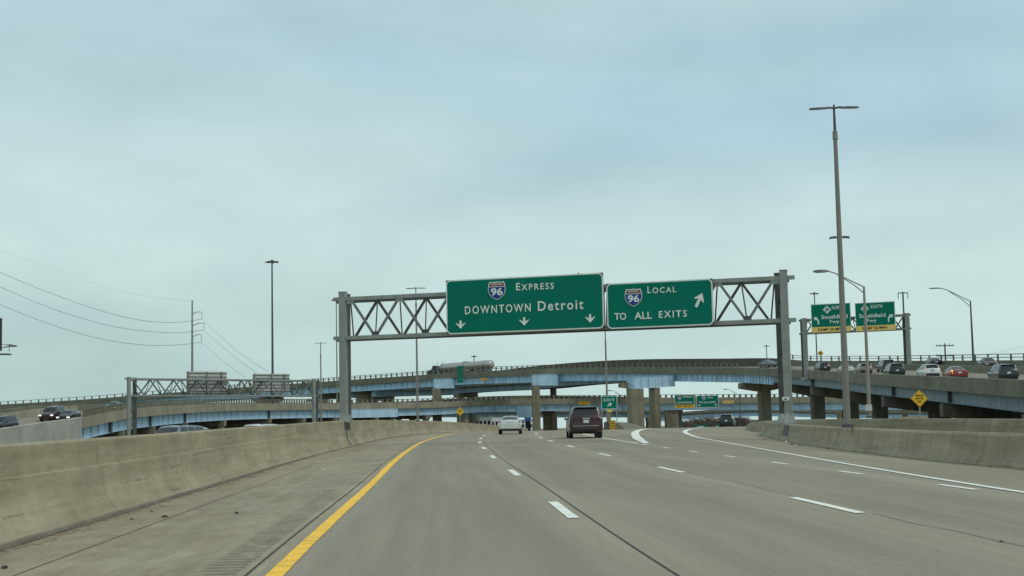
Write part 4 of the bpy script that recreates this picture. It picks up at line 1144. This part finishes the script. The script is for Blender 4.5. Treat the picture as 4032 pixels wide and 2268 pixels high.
def mast(label, px, ybase, ytop, d, r0, r1, m=M_poled, heads=8, ringr=1.0):
    p = P(px, ybase, d); H_ = P(px, ytop, d).z - p.z
    o = thing("high_mast_lamp", label, "street lamp", p)
    MB().tube([(0, 0, 0), (0, 0, H_)], [r0, r1], 12).build("pole", m, o, smooth=50, local=True)
    rg_ = MB()
    rg_.tube([(ringr * .55 * math.cos(i * math.pi / 6), ringr * .55 * math.sin(i * math.pi / 6), H_ - .1) for i in range(13)], .06, 6)
    rg_.tube([(0, 0, H_ - .25), (0, 0, H_ + .3)], r1 * 2.2, 8)
    rg_.build("lamp_ring", M_lamp, o, local=True)
    for i in range(heads):
        a = 2 * math.pi * i / heads
        c, s_ = math.cos(a), math.sin(a)
        MB().loft([[V((c * q - s_ * w_, s_ * q + c * w_, H_ + z)), V((c * q + s_ * w_, s_ * q - c * w_, H_ + z)), V((c * q + s_ * w_, s_ * q - c * w_, H_ + z + th)), V((c * q - s_ * w_, s_ * q + c * w_, H_ + z + th))] for q, w_, z, th in ((ringr * .3, .05, -.1, .1), (ringr * .6, .16, -.14, .2), (ringr * .95, .2, -.2, .22), (ringr * 1.05, .1, -.2, .1))]).build("lamp_head", M_lamp, o, local=True)
    return o
mast("tall dark high-mast light pole at left, above the narrower sign back", 1074, 1590, 1030, 270, .24, .13, heads=8, ringr=1.2)
mast("slim high-mast light pole hard behind the main gantry's left post", 1328, 1600, 1180, 330, .16, .1, m=M_pole, ringr=1.1)
mast("small distant high-mast light showing over the tanker", 1870, 1600, 1403, 520, .25, .15, ringr=1.1)
mast("dark high-mast light behind the left Southfield sign", 3222, 1540, 1155, 430, .22, .14, ringr=1.3)
mast("small far high-mast light left of the main gantry's right post", 3025, 1560, 1362, 560, .22, .14, ringr=1.1)
def arm_lamp(label, px, ybase, ytop, d, hx, hy, r=.10, base=None, m=M_polel):
    p = P(px, ybase, d); t = P(px, ytop, d); hd = P(hx, hy, d)
    z0 = p.z if base is None else base
    o = thing("street_lamp", label, "street lamp", (p.x, p.y, z0))
    top = V((p.x, p.y, t.z))
    MB().tube([V((p.x, p.y, z0)), top], [r, r * .55], 10).build("pole", m, o, smooth=50)
    dx, dz = hd.x - top.x, hd.z - top.z
    A = [top + V((dx * q, 0, dz * z)) for q, z in ((0, -.02), (.3, .38), (.52, .68), (.65, .85), (.78, .97), (.9, 1.0))]
    B = [top + V((dx * q, 0, dz * z)) for q, z in ((0, -.42), (.2, .06), (.4, .42), (.60, .76))]
    MB().tube(A, r * .32, 6).build("arm", m, o, smooth=60)
    MB().tube(B, r * .26, 6).build("arm_brace", m, o, smooth=60)
    e = A[-1]; sg = 1 if dx > 0 else -1
    lw = abs(dx) * .2
    MB().loft([[e + V((sg * q * lw, -w_, -th)), e + V((sg * q * lw, w_, -th)), e + V((sg * q * lw, w_ * .7, th)), e + V((sg * q * lw, -w_ * .7, th))] for q, w_, th in ((-.5, .05, .03), (0, .14, .07), (.8, .18, .08), (1.3, .1, .04))]).build("lamp_head", M_lamp, o, smooth=40)
    MB().box((p.x, p.y, z0 + .05), (r * 2.7, r * 2.7, .1)).build("base_plate", M_poled, o)
    return o
al = arm_lamp("curved-arm lamp post leaning its arm behind the tall twin lamp", 3424, 1645, 1128, 82, 3230, 1068, .115, m=M_polel)
MB().box(P(3420, 1605, 81.8), (.36, .12, .34)).build("control_box", M_salu, al)
arm_lamp("curved-arm lamp post standing on the flyover near the right edge", 3834, 1445, 1185, 190, 3680, 1135, .16, m=M_poled)
arm_lamp("small curved-arm lamp under the flyover, left of the twin pier columns", 2452, 1640, 1557, 250, 2400, 1538, .10, m=M_poled)
arm_lamp("small curved-arm lamp under the flyover behind the overhead exit signs", 2917, 1690, 1557, 260, 2857, 1533, .10, m=M_poled)
arm_lamp("lamp arm reaching in beside the billboard at the left edge", -60, 1560, 1400, 120, 49, 1362, .09, m=M_poled)

# billboard at the left edge
bb = thing("billboard", "dark billboard edge with a catwalk frame at the left picture border", "billboard", P(-260, 1640, 150))
a, b = P(-420, 1390, 150), P(4, 1390, 150); zt = P(0, 1253, 150).z
MB().box(((a.x + b.x) / 2, 150, (a.z + zt) / 2), (b.x - a.x, .5, zt - a.z)).build("panel", M_plastic, bb)
MB().tube([P(-210, 1700, 150.6), P(-210, 1300, 150.6)], .4, 12).build("post", M_poled, bb)
cw = MB()
w0, w1 = P(-420, 1395, 149), P(40, 1395, 149)
cw.bar(w0, w1, .8, .14)
for z in (.45, .75): cw.bar(V((w0.x, 148.7, w0.z + z)), V((w1.x, 148.7, w0.z + z)), .05)
for x in frange(w0.x, w1.x, 9): cw.bar(V((x, 148.7, w0.z)), V((x, 148.7, w0.z + .75)), .05)
cw.bar(V((w1.x, 148.7, w0.z + .75)), V((w1.x, 149.4, w0.z + .75)), .05)
cw.build("catwalk", M_poled, bb)

# ------------------------------------------------------------------ power lines
pp = thing("power_pole", "slim steel transmission pole with three arms rising behind the left gantry", "power pole", P(758, 1640, 300))
b0, t0 = P(757, 1640, 300), P(763, 1183, 300)
t0.x = b0.x
MB().tube([b0, t0], [.30, .15], 10).build("pole", M_galv, pp, smooth=50)
tips = []
for ya, yt_, xa, ye in ((1237, 1229, 795, 1256), (1283, 1272, 803, 1300), (1327, 1318, 793, 1347)):
    s_, e_, q = P(757, ya, 300), P(xa, yt_, 300), P(xa, ye, 300)
    s_.x = b0.x
    arm = MB().tube([s_, s_.lerp(e_, .5) + V((0, 0, .25)), e_], [.10, .08, .06], 6).build("arm", M_galv, pp)
    MB().tube([e_, q], .05, 6).build("insulator", M_galv, arm)
    tips.append(q)
def wire(label, px, d0, d1, r=.028):
    pts = []
    x0, x1 = px[0][0], px[-1][0]
    for x in frange(x0, x1, 22):
        t = (x - x0) / (x1 - x0)
        pts.append(P(x, herm(px, x), d0 + (d1 - d0) * t))
    return tag(MB().tube(pts, [r * (.5 + .5 * i / 21) if d0 < d1 else r for i in range(22)], 4).build("power_line", M_wire), label, "power line", "power lines at left")
wire("uppermost heavy power line sagging in from the left edge to the pole's top arm", [(-60, 1045), (0, 1073), (200, 1155), (420, 1230), (560, 1262), (680, 1270), (757, 1263), (795, 1256)], 170, 300, .038)
wire("middle power line sagging in from the left edge to the pole's middle arm", [(-60, 1103), (0, 1130), (200, 1213), (400, 1275), (560, 1303), (680, 1310), (757, 1306), (803, 1300)], 170, 300, .038)
wire("lowest power line sagging in from the left edge to the pole's bottom arm", [(-60, 1174), (0, 1200), (200, 1278), (400, 1335), (560, 1358), (660, 1360), (757, 1353), (793, 1347)], 170, 300, .038)
wire("faint thin ground wire from the upper left to the pole top", [(-60, 960), (50, 1005), (250, 1075), (450, 1140), (620, 1172), (763, 1184)], 170, 300, .012)
wire("power line running down right from the pole's top arm", [(795, 1256), (850, 1307), (950, 1395), (1055, 1463)], 300, 420, .042)
wire("power line running down right from the pole's middle arm", [(803, 1300), (860, 1352), (930, 1410), (1008, 1467)], 300, 420, .042)
wire("power line running down right from the pole's bottom arm", [(793, 1347), (850, 1398), (905, 1442), (965, 1487)], 300, 420, .042)
def util(label, px, ybase, ytop, d, arms, r, droop=False):
    p = P(px, ybase, d); t = P(px, ytop, d)
    o = thing("utility_pole", label, "utility pole", p)
    MB().tube([p, V((p.x, p.y, t.z))], [r, r * .7], 8).build("pole", mat("pole_wood", (0.13, 0.11, 0.10), .8), o, smooth=50)
    for y, hw in arms:
        c = P(px, y, d); c.x = p.x; w_ = hw / F_PX * d
        arm = MB().bar(c - V((w_, 0, 0)), c + V((w_, 0, 0)), .16, .22).build("cross_arm", M_poled, o)
        for q in ((-1, 1) if droop else (-1, -.55, .55, 1)):
            MB().tube([c + V((q * w_, 0, 0)), c + V((q * w_, 0, -1.4 if droop else .45))], .09 if droop else .07, 6).build("insulator", M_poled, arm)
    return o
util("wooden utility pole with two cross arms behind the right railing", 3730, 1560, 1352, 330, ((1361, 34), (1401, 34)), .24)
util("slim pole with drooping insulators beside the right gantry post", 3570, 1480, 1149, 340, ((1153, 19),), .26, True)
wire("faint line leaving right from the utility pole", [(3730, 1402), (3850, 1400), (4032, 1365), (4100, 1352)], 330, 260, .016)

# ------------------------------------------------------------------ roadside signs
def diamond(name, label, px, py, half, d, ybase, lines, tilt=0):
    c = P(px, py, d); r = half / F_PX * d
    base = P(px, ybase, d)
    o = thing(name, label, "sign", (c.x, c.y, base.z))
    zc = c.z - base.z
    def dm(k, y): return [V((0, y, zc - r * k)), V((r * k, y, zc)), V((0, y, zc + r * k)), V((-r * k, y, zc))]
    MB().poly(dm(1, 0), .03).build("panel", M_syel, o, local=True)
    # thin black border line
    mb = MB(); A, B = dm(.95, -.006), dm(.905, -.006)
    mb.add(A + B, [(i, (i + 1) % 4, (i + 1) % 4 + 4, i + 4) for i in range(4)])
    mb.build("border", M_sblack, o, local=True)
    for s, dz, w_, h_ in lines: text(o, s, 0, zc + dz * r, w_ * r, h_ * r, M_sblack, -.012, bold=.03)
    MB().box((0, .06, (zc - r * .2) / 2), (.07, .05, zc + r * .2 * 0 + r * .0)).build("post", M_galv, o, local=True)
    return o
ICY = (("BRIDGES", .32, .80, .19), ("MAY BE", .0, .86, .19), ("ICY", -.34, .42, .24))
diamond("warning_sign", "yellow diamond BRIDGES MAY BE ICY sign above the left barrier", 1811, 1620, 18, 150, 1690, ICY)
diamond("warning_sign", "larger yellow diamond BRIDGES MAY BE ICY sign before the right bridge arm", 3620.5, 1569, 35, 78, 1650, ICY)
diamond("warning_sign", "tiny pale yellow diamond sign on the mast below the left Southfield sign", 3231, 1391, 12, 236, 1440, (("30", .05, 1.0, .5),))
def exit_sign():
    d = 150
    a, b, t = P(2368, 1611, d), P(2430, 1609, d), P(2367, 1559, d)
    o, w, h = sign_frame("exit_sign", "green EXIT sign with slanted arrow on posts at the gore", ((2368, 1611), (2431, 1610), (2366, 1559)), d, d, .12, border=.05, dark=False)
    text(o, "EXIT", w * .50, h * .69, w * .66, h * .21, M_swhite, bold=.012, space=1.3)
    arrow(o, w * .52, h * .33, h * .26, -.95, M_swhite, kind="up")
    z0 = o.location.z; gl = zroad(d) - z0
    for x in (.06, w - .06):
        MB().box((x, .08, (gl + h) / 2), (.09, .09, h - gl)).build("post", M_galv, o, local=True)
    MB().box((w * .50, .10, (gl + .1) / 2), (.26, .12, -gl + .1)).build("wood_post", mat("sign_post_wood", (0.3, 0.2, 0.13), .8), o, local=True)
    MB().poly([V((w * .28, -.03, -.06)), V((w * .76, -.03, -.06)), V((w * .52, -.03, -.40))][::-1], .02).build("speed_plaque", M_syelp, o, local=True)
exit_sign()
def overhead(label, c, d, top_words, plate):
    o, w, h = sign_frame("overhead_sign", label, c, d, d, .15, border=.09)
    return o, w, h
o, w, h = overhead("green DOWNTOWN EXPRESS overhead sign with yellow strip under the flyover", ((2657, 1607), (2735, 1606), (2656, 1555)), 338, 0, 0)
MB().poly(rrect(.02, .02, w - .02, h * .24, .1, -.03), .006).build("yellow_plate", M_syel, o, local=True)
text(o, "EXIT   ONLY", w * .5, h * .13, w * .78, h * .11, M_sblack, -.06, bold=.012)
arrow(o, w * .48, h * .14, h * .12, 0, M_sblack, -.06)
shield(o, w * .25, h * .74, w * .20, -.06)
text(o, "EXPRESS", w * .66, h * .84, w * .46, h * .13, M_swhite, -.06, bold=.012)
text(o, "DOWNTOWN", w * .48, h * .41, w * .78, h * .15, M_swhite, -.06, bold=.012)
MB().bar(o.location + V((w * .7, .4, h * .3)), o.location + V((w * .7, 4, h * .3)), .2).build("bracket", M_galvd, o)
o, w, h = overhead("green LOCAL TO ALL EXITS overhead sign with two down arrows under the flyover", ((2743, 1605), (2830, 1604), (2742, 1557)), 338, 0, 0)
shield(o, w * .33, h * .76, w * .18, -.06)
text(o, "LOCAL", w * .62, h * .82, w * .28, h * .13, M_swhite, -.06, bold=.012)
text(o, "TO ALL EXITS", w * .48, h * .43, w * .76, h * .15, M_swhite, -.06, bold=.012)
for fx in (.13, .87): arrow(o, w * fx, h * .18, h * .17, 0, M_swhite, -.06)
MB().bar(o.location + V((w * .5, .4, h * .3)), o.location + V((w * .5, 4, h * .3)), .2).build("bracket", M_galvd, o)
def plate_sign(name, label, px, py, wpx, hpx, d, words, m=M_syel, tm=M_sblack, hw=(.8, .5)):
    c = P(px, py, d); w, h = wpx / F_PX * d, hpx / F_PX * d
    o = thing(name, label, "sign", c)
    MB().box((0, 0, 0), (w, .06, h)).build("panel", m, o, local=True)
    if words: text(o, words, 0, 0, w * hw[0], h * hw[1], tm, -.05, bold=.03)
    MB().box((0, .4, 0), (w * .4, .8, h * .3)).build("bracket", M_galvd, o, local=True)
    return o
plate_sign("clearance_sign", "yellow clearance plate on the lower overpass above the maroon SUV", 2301, 1587, 42, 11, 350, "14'-7\"")
plate_sign("clearance_sign", "faded yellow clearance plate on the lower overpass right of the overhead signs", 2868, 1583, 40, 11, 349, "14' 3\"", M_syelp)
plate_sign("flyover_sign", "small orange plate on the flyover girder right of the tanker", 1905, 1493, 24, 10, 338, None, mat("orange_sign", (.6, .3, .03), .5))
def exit_list():
    c = P(1812, 1474, 337); w, h = 24 / F_PX * 337, 68 / F_PX * 337
    o = thing("sign_stack", "narrow green stacked sign seen edge on against the flyover below the tanker", "sign", c)
    for i in range(5):
        MB().box((0, 0, h * (.4 - .2 * i)), (w, .06, h * .17)).build("panel", M_green, o, local=True)
    MB().box((0, .12, 0), (.12, .12, h * 1.05)).build("post", M_galv, o, local=True)
exit_list()
for lab, px, wd in (("low green guide sign left of the dark SUV on the exit ramp", 2758, 52), ("small low green sign immediately left of the dark SUV on the ramp", 2824, 14)):
    d = 330
    c = P(px, 1680, d); w = wd / F_PX * d
    o = thing("guide_sign", lab, "sign", (c.x, c.y, gz(c.x, c.y)))
    MB().box((0, 0, c.z - o.location.z), (w, .06, .75)).build("panel", M_green, o, local=True)
    MB().box((0, -.04, c.z - o.location.z), (w * .5, .02, .18)).build("legend", M_swhite, o, local=True)
    for x in (-.4, .4): MB().box((x * w, .08, (c.z - o.location.z) / 2), (.1, .1, c.z - o.location.z + .6)).build("post", M_galv, o, local=True)
# crash cushion with chevrons at the gore
def cushion():
    d = 148; c = P(2412, 1675, d); zr = zroad(d)
    o = thing("crash_cushion", "crash cushion with yellow and black chevron panel below the EXIT sign", "crash cushion", (c.x, d, zr))
    s = d / F_PX
    w, h = 36 * s, 36 * s
    MB().box((-.2, .5, h * .45), (w * 1.1, .8, h * .85)).build("absorber", M_poled, o, local=True)
    for i in range(3):
        MB().box((-.2, 1.4 + i * .9, h * .42), (w * 1.0, .75, h * .8)).build("absorber", M_galvd, o, local=True)
    MB().box((0, .03, h * .5), (w * .72, .05, h)).build("marker_panel", M_syel, o, local=True)
    for k in range(4):
        z = h * (.02 + .25 * k); q = w * .36
        MB().poly([V((-q, -.004, z)), V((0, -.004, z + h * .16)), V((q, -.004, z)), V((q, -.004, z + h * .11)), V((0, -.004, z + h * .27 if k < 3 else h)), V((-q, -.004, z + h * .11))], .003).build("chevron", M_sblack, o, local=True)
cushion()
# gore walls
def gore_wall():
    pts = [(2432, 1662, 152, 1690), (2460, 1663, 160, 1690), (2500, 1672, 172, 1691), (2532, 1684, 185, 1692)]
    rings = []
    for px, py, d, yb in pts:
        t = P(px, py, d); z0 = zroad(d) - .1
        rings.append([V((t.x - .5, d, z0)), V((t.x - .12, d, t.z)), V((t.x + .12, d + .3, t.z)), V((t.x + .9, d + .3, z0))])
    tag(MB().loft(rings).build("gore_barrier", M_conc), "tan concrete wall sloping down behind the crash cushion", "barrier")
gore_wall()

# ------------------------------------------------------------------ far background under the bridges
def building(label, px0, px1, py0, d, m, depth=20, nwin=4, roof=None):
    a, b, t = P(px0, 1690, d), P(px1, 1690, d), P(px0, py0, d)
    z0 = -1.2; w = b.x - a.x; h = t.z - z0
    o = thing("building", label, "building", (a.x, d, z0))
    MB().box((w / 2, depth / 2, h / 2), (w, depth, h)).build("wall", m, o, local=True)
    MB().box((w / 2, depth / 2, h + .12), (w + .4, depth + .4, .24)).build("roof", roof or M_galvd, o, local=True)
    for i in range(nwin):
        MB().box((w * (i + .5) / nwin, -.02, h * .62), (w / nwin * .55, .08, h * .22)).build("window", M_glass, o, local=True)
    MB().box((w * .12, -.02, 1.1), (1.2, .08, 2.2)).build("door", M_poled, o, local=True)
    return o
building("low grey building between the barrier and the silver sedan", 1886, 1934, 1634, 560, mat("grey_cladding", (.30, .31, .30), .8), nwin=3)
building("pale building left of the silver sedan behind the barrier", 1936, 2000, 1640, 640, mat("pale_cladding", (.62, .64, .62), .8), nwin=5)
building("white building right of the silver sedan", 2052, 2098, 1655, 620, mat("white_cladding", (.70, .72, .72), .8), nwin=3)
building("brown building low behind the yellow diamond sign", 1822, 1846, 1645, 480, mat("brown_cladding", (.24, .19, .14), .8), nwin=2)
def trailer():
    d = 430; a, b = P(2066, 1680, d), P(2092, 1680, d); zt, zb = P(2066, 1637, d).z, P(2066, 1657, d).z
    o = thing("box_truck", "blue box truck body beyond the silver sedan beside the pier", "truck", ((a.x + b.x) / 2, d, gz(a.x, d)))
    w = b.x - a.x
    MB().box((0, 2, (zt + zb) / 2 - o.location.z), (w, 6, zt - zb)).build("cargo_box", mat("truck_blue", (.06, .17, .42), .4), o, local=True)
    MB().box((0, 2, (zb - o.location.z) / 2 + .25), (w * .8, 6, zb - o.location.z - .5)).build("chassis", M_plastic, o, local=True)
    for sx in (-1, 1):
        for y in (0, 4): MB().tube([V((sx * w * .32, y, .5)), V((sx * w * .46, y, .5))], .5, 12).build("wheel", M_tyre, o, local=True)
trailer()
for px, lab in ((1868, "grey pole left of the low grey building"), (1992, "grey pole hard left of the silver sedan")):
    pass
M_twig = mat("bare_twig", (0.15, 0.115, 0.09), .9, var=.25, scale=.3)
def bush(label, px, d, wpx, ytop, seed, n=900, group="bare shrubs under the bridges"):
    rnd = random.Random(seed)
    c = P(px, 1690, d); zb = gz(c.x, c.y); w = wpx / F_PX * d / 2; h = P(px, ytop, d).z - zb
    o = thing("bare_shrub", label, "shrub", (c.x, c.y, zb), 0, group)
    st, tw = MB(), MB()
    for k in range(7):
        a = rnd.uniform(0, 2 * math.pi); q = rnd.uniform(.1, .6)
        st.tube([(rnd.uniform(-.3, .3), rnd.uniform(-.3, .3), -.1), (math.cos(a) * w * q * .5, math.sin(a) * w * q * .5, h * .4), (math.cos(a) * w * q, math.sin(a) * w * q, h * .8)], [.10, .07, .03], 5)
    st.build("trunk", M_twig, o, local=True)
    for k in range(n):
        u = rnd.random(); a = rnd.uniform(0, 2 * math.pi); rr = math.sqrt(rnd.random())
        zz = h * (.1 + .8 * u); env = w * math.sqrt(max(.05, 1 - ((zz / h - .35) / .68) ** 2)) * (1 + .25 * math.sin(3 * a + seed))
        p = V((math.cos(a) * rr * env, math.sin(a) * rr * env, zz))
        dr = V((rnd.gauss(0, .6) + math.cos(a) * .4, rnd.gauss(0, .6), abs(rnd.gauss(.7, .4)))).normalized() * rnd.uniform(.5, 1.5)
        sd_ = dr.cross(V((rnd.gauss(0, 1), rnd.gauss(0, 1), .2))).normalized() * rnd.uniform(.025, .07)
        tw.add([p - sd_, p + sd_, p + dr + sd_ * .2, p + dr - sd_ * .2], [(0, 1, 2, 3)])
        d2 = (dr + V((rnd.gauss(0, .5), rnd.gauss(0, .5), rnd.gauss(0, .3))) * .8) * .7
        q = p + dr * .5
        tw.add([q - sd_ * .7, q + sd_ * .7, q + d2], [(0, 1, 2)])
    tw.build("twigs", M_twig, o, local=True)
    return o
for i, (px, d, wp, yt, lab) in enumerate(((2690, 390, 70, 1660, "bare brown shrub at the left end of the thicket beyond the exit ramp"), (2745, 400, 70, 1648, "bare shrub left of centre in the thicket, above the low green sign"), (2800, 410, 80, 1644, "tall bare shrub behind the dark SUV's left side"), (2860, 400, 80, 1642, "bare shrub standing behind the dark SUV"), (2920, 385, 70, 1645, "bare shrub at the right end of the thicket before the pier"), (2262, 420, 40, 1668, "low dark shrub between the two central piers"))):
    bush(lab, px, d, wp, yt, 11 + i)
def embankment():
    rows = []
    for k, (d, dy) in enumerate(((425, 1692), (440, 1664), (452, 1656), (480, 1654), (520, 1692))):
        rows.append([P(px, dy + (6 * math.sin(px * .021) + 4 * math.sin(px * .057 + k)) * (1 if 0 < k < 4 else 0) + (18 if px < 2720 and 0 < k < 4 else 0), d) for px in range(2660, 3100, 12)])
    structure(MB().loft(rows, closed=False, caps=False).build("embankment", mat("brush_bank", (0.16, 0.135, 0.115), .95, var=.4, scale=.35, fine=.3), smooth=60))
embankment()
# grass bank behind the right piers
def bank():
    xs = frange(16, 130, 24); rows = []
    for y, hh in ((240, 0), (262, .8), (290, 2.2), (305, 2.6), (330, 2.4), (380, -.6)):
        rows.append([V((25 + x + y * .06, y, gz(30, y) - .1 + hh * min(1, max(0, (x - 16) / 22)) + .1 * math.sin(x * .3 + y))) for x in xs])
    mb = MB().loft(rows, closed=False, caps=False)
    structure(mb.build("grass_bank", mat("bank_grass", (0.20, 0.165, 0.09), .95, var=.3, scale=.3), smooth=60))
bank()

# ------------------------------------------------------------------ litter
def litter(name, label, px, py, size, m, seed, flat=.35, cat="litter"):
    rnd = random.Random(seed)
    lo, hi = 5.0, 120.0
    for _ in range(50):                    # meet the ground on this sight line
        md = (lo + hi) / 2
        if P(px, py, md).z > zroad(md): lo = md
        else: hi = md
    p = P(px, py, lo); p.z = zroad(lo)
    size *= .58; flat *= .7
    mb = MB(); rings = []
    for k, (z, s_) in enumerate(((.004, .7), (flat * .25, 1.0), (flat * .7, .75), (flat, .3))):
        rings.append([V((size * s_ * .5 * math.cos(a) * rnd.uniform(.6, 1.25), size * s_ * .4 * math.sin(a) * rnd.uniform(.6, 1.25), size * z * rnd.uniform(.8, 1.2) + .006)) for a in [2 * math.pi * i / 7 for i in range(7)]])
    mb.loft(rings)
    o = mb.build(name, m); o.location = p; o.rotation_euler = (0, 0, rnd.uniform(0, 3))
    return tag(o, label, cat, "litter on the road shoulders")
LW, LD, LR, LB = mat("white_scrap", (.6, .6, .56), .8), mat("rubber_scrap", (.045, .043, .04), .85), mat("red_scrap", (.4, .03, .02), .6), mat("brown_scrap", (.16, .11, .07), .9)
for i, (nm, lab, px, py, sz, m, fl) in enumerate((
    ("paper_scrap", "white paper scrap on the left shoulder halfway to the gantry", 1270, 1853, .20, LW, .6),
    ("rubber_scrap", "largest black rubber scrap on the left shoulder", 648, 2037, .22, LD, .3),
    ("rubber_scrap", "small black scrap on the left shoulder nearest the yellow line", 931, 2024, .13, LD, .6),
    ("rubber_scrap", "black scrap at left, just beyond the largest rubber piece", 596, 2017, .12, LD, .35),
    ("rubber_scrap", "flat dark scrap at left, nearest the barrier foot", 519, 2046, .14, LD, .25),
    ("leaf_clump", "dark leaf clump at the left barrier foot far up the shoulder", 1165, 1814, .30, LB, .35),
    ("leaf_clump", "dark leaf clump farthest along the left barrier foot", 1290, 1778, .40, LB, .4),
    ("leaf_clump", "brown leaf clump at the barrier foot in the lower left corner", 18, 2240, .16, LD, .4),
    ("paper_scrap", "white wrapper at the right barrier foot below the gantry post", 3096, 1745, .30, LW, .7),
    ("rubber_scrap", "dark rubber strip right of the white wrapper at the right barrier", 3118, 1751, .45, LD, .2),
    ("plastic_scrap", "red plastic piece at the right barrier foot", 3262, 1767, .32, LR, .35),
    ("paper_scrap", "pale scrap lying against the red plastic piece", 3282, 1768, .24, LW, .35),
    ("tyre_scrap", "shredded black tyre lump at the right barrier foot, tallest of the litter", 3505, 1785, .38, LD, .9),
    ("rubber_scrap", "flat black tyre shred left of the tyre lump at the right barrier", 3455, 1787, .50, LD, .2),
    ("stone_lump", "brown lump at the right barrier foot past the tyre shreds", 3703, 1810, .22, LB, .6),
    ("paper_scrap", "white scrap nearest the right picture edge by the barrier", 3788, 1822, .17, LW, .5),
    ("rubber_scrap", "small black scrap on the lane joint in the lower right", 3942, 2136, .10, LD, .4))):
    litter(nm, lab, px, py, sz, m, 40 + i, fl)
for i, (lab, px, py, sz) in enumerate((("pale crumb of concrete farthest up the right barrier foot", 3010, 1732, .3), ("grey crumb just right of the dark rubber strip at the right barrier", 3150, 1756, .3), ("tan crumb between the red plastic piece and the tyre shreds", 3380, 1779, .26), ("tan crumb midway between the tyre lump and the brown lump", 3600, 1799, .24), ("grey crumb at the barrier foot right of the last white scrap", 3900, 1838, .2))):
    litter("concrete_crumb", lab, px, py, sz, mat("crumb_concrete", (.2, .175, .13), .9, var=.3), 90 + i, .4)
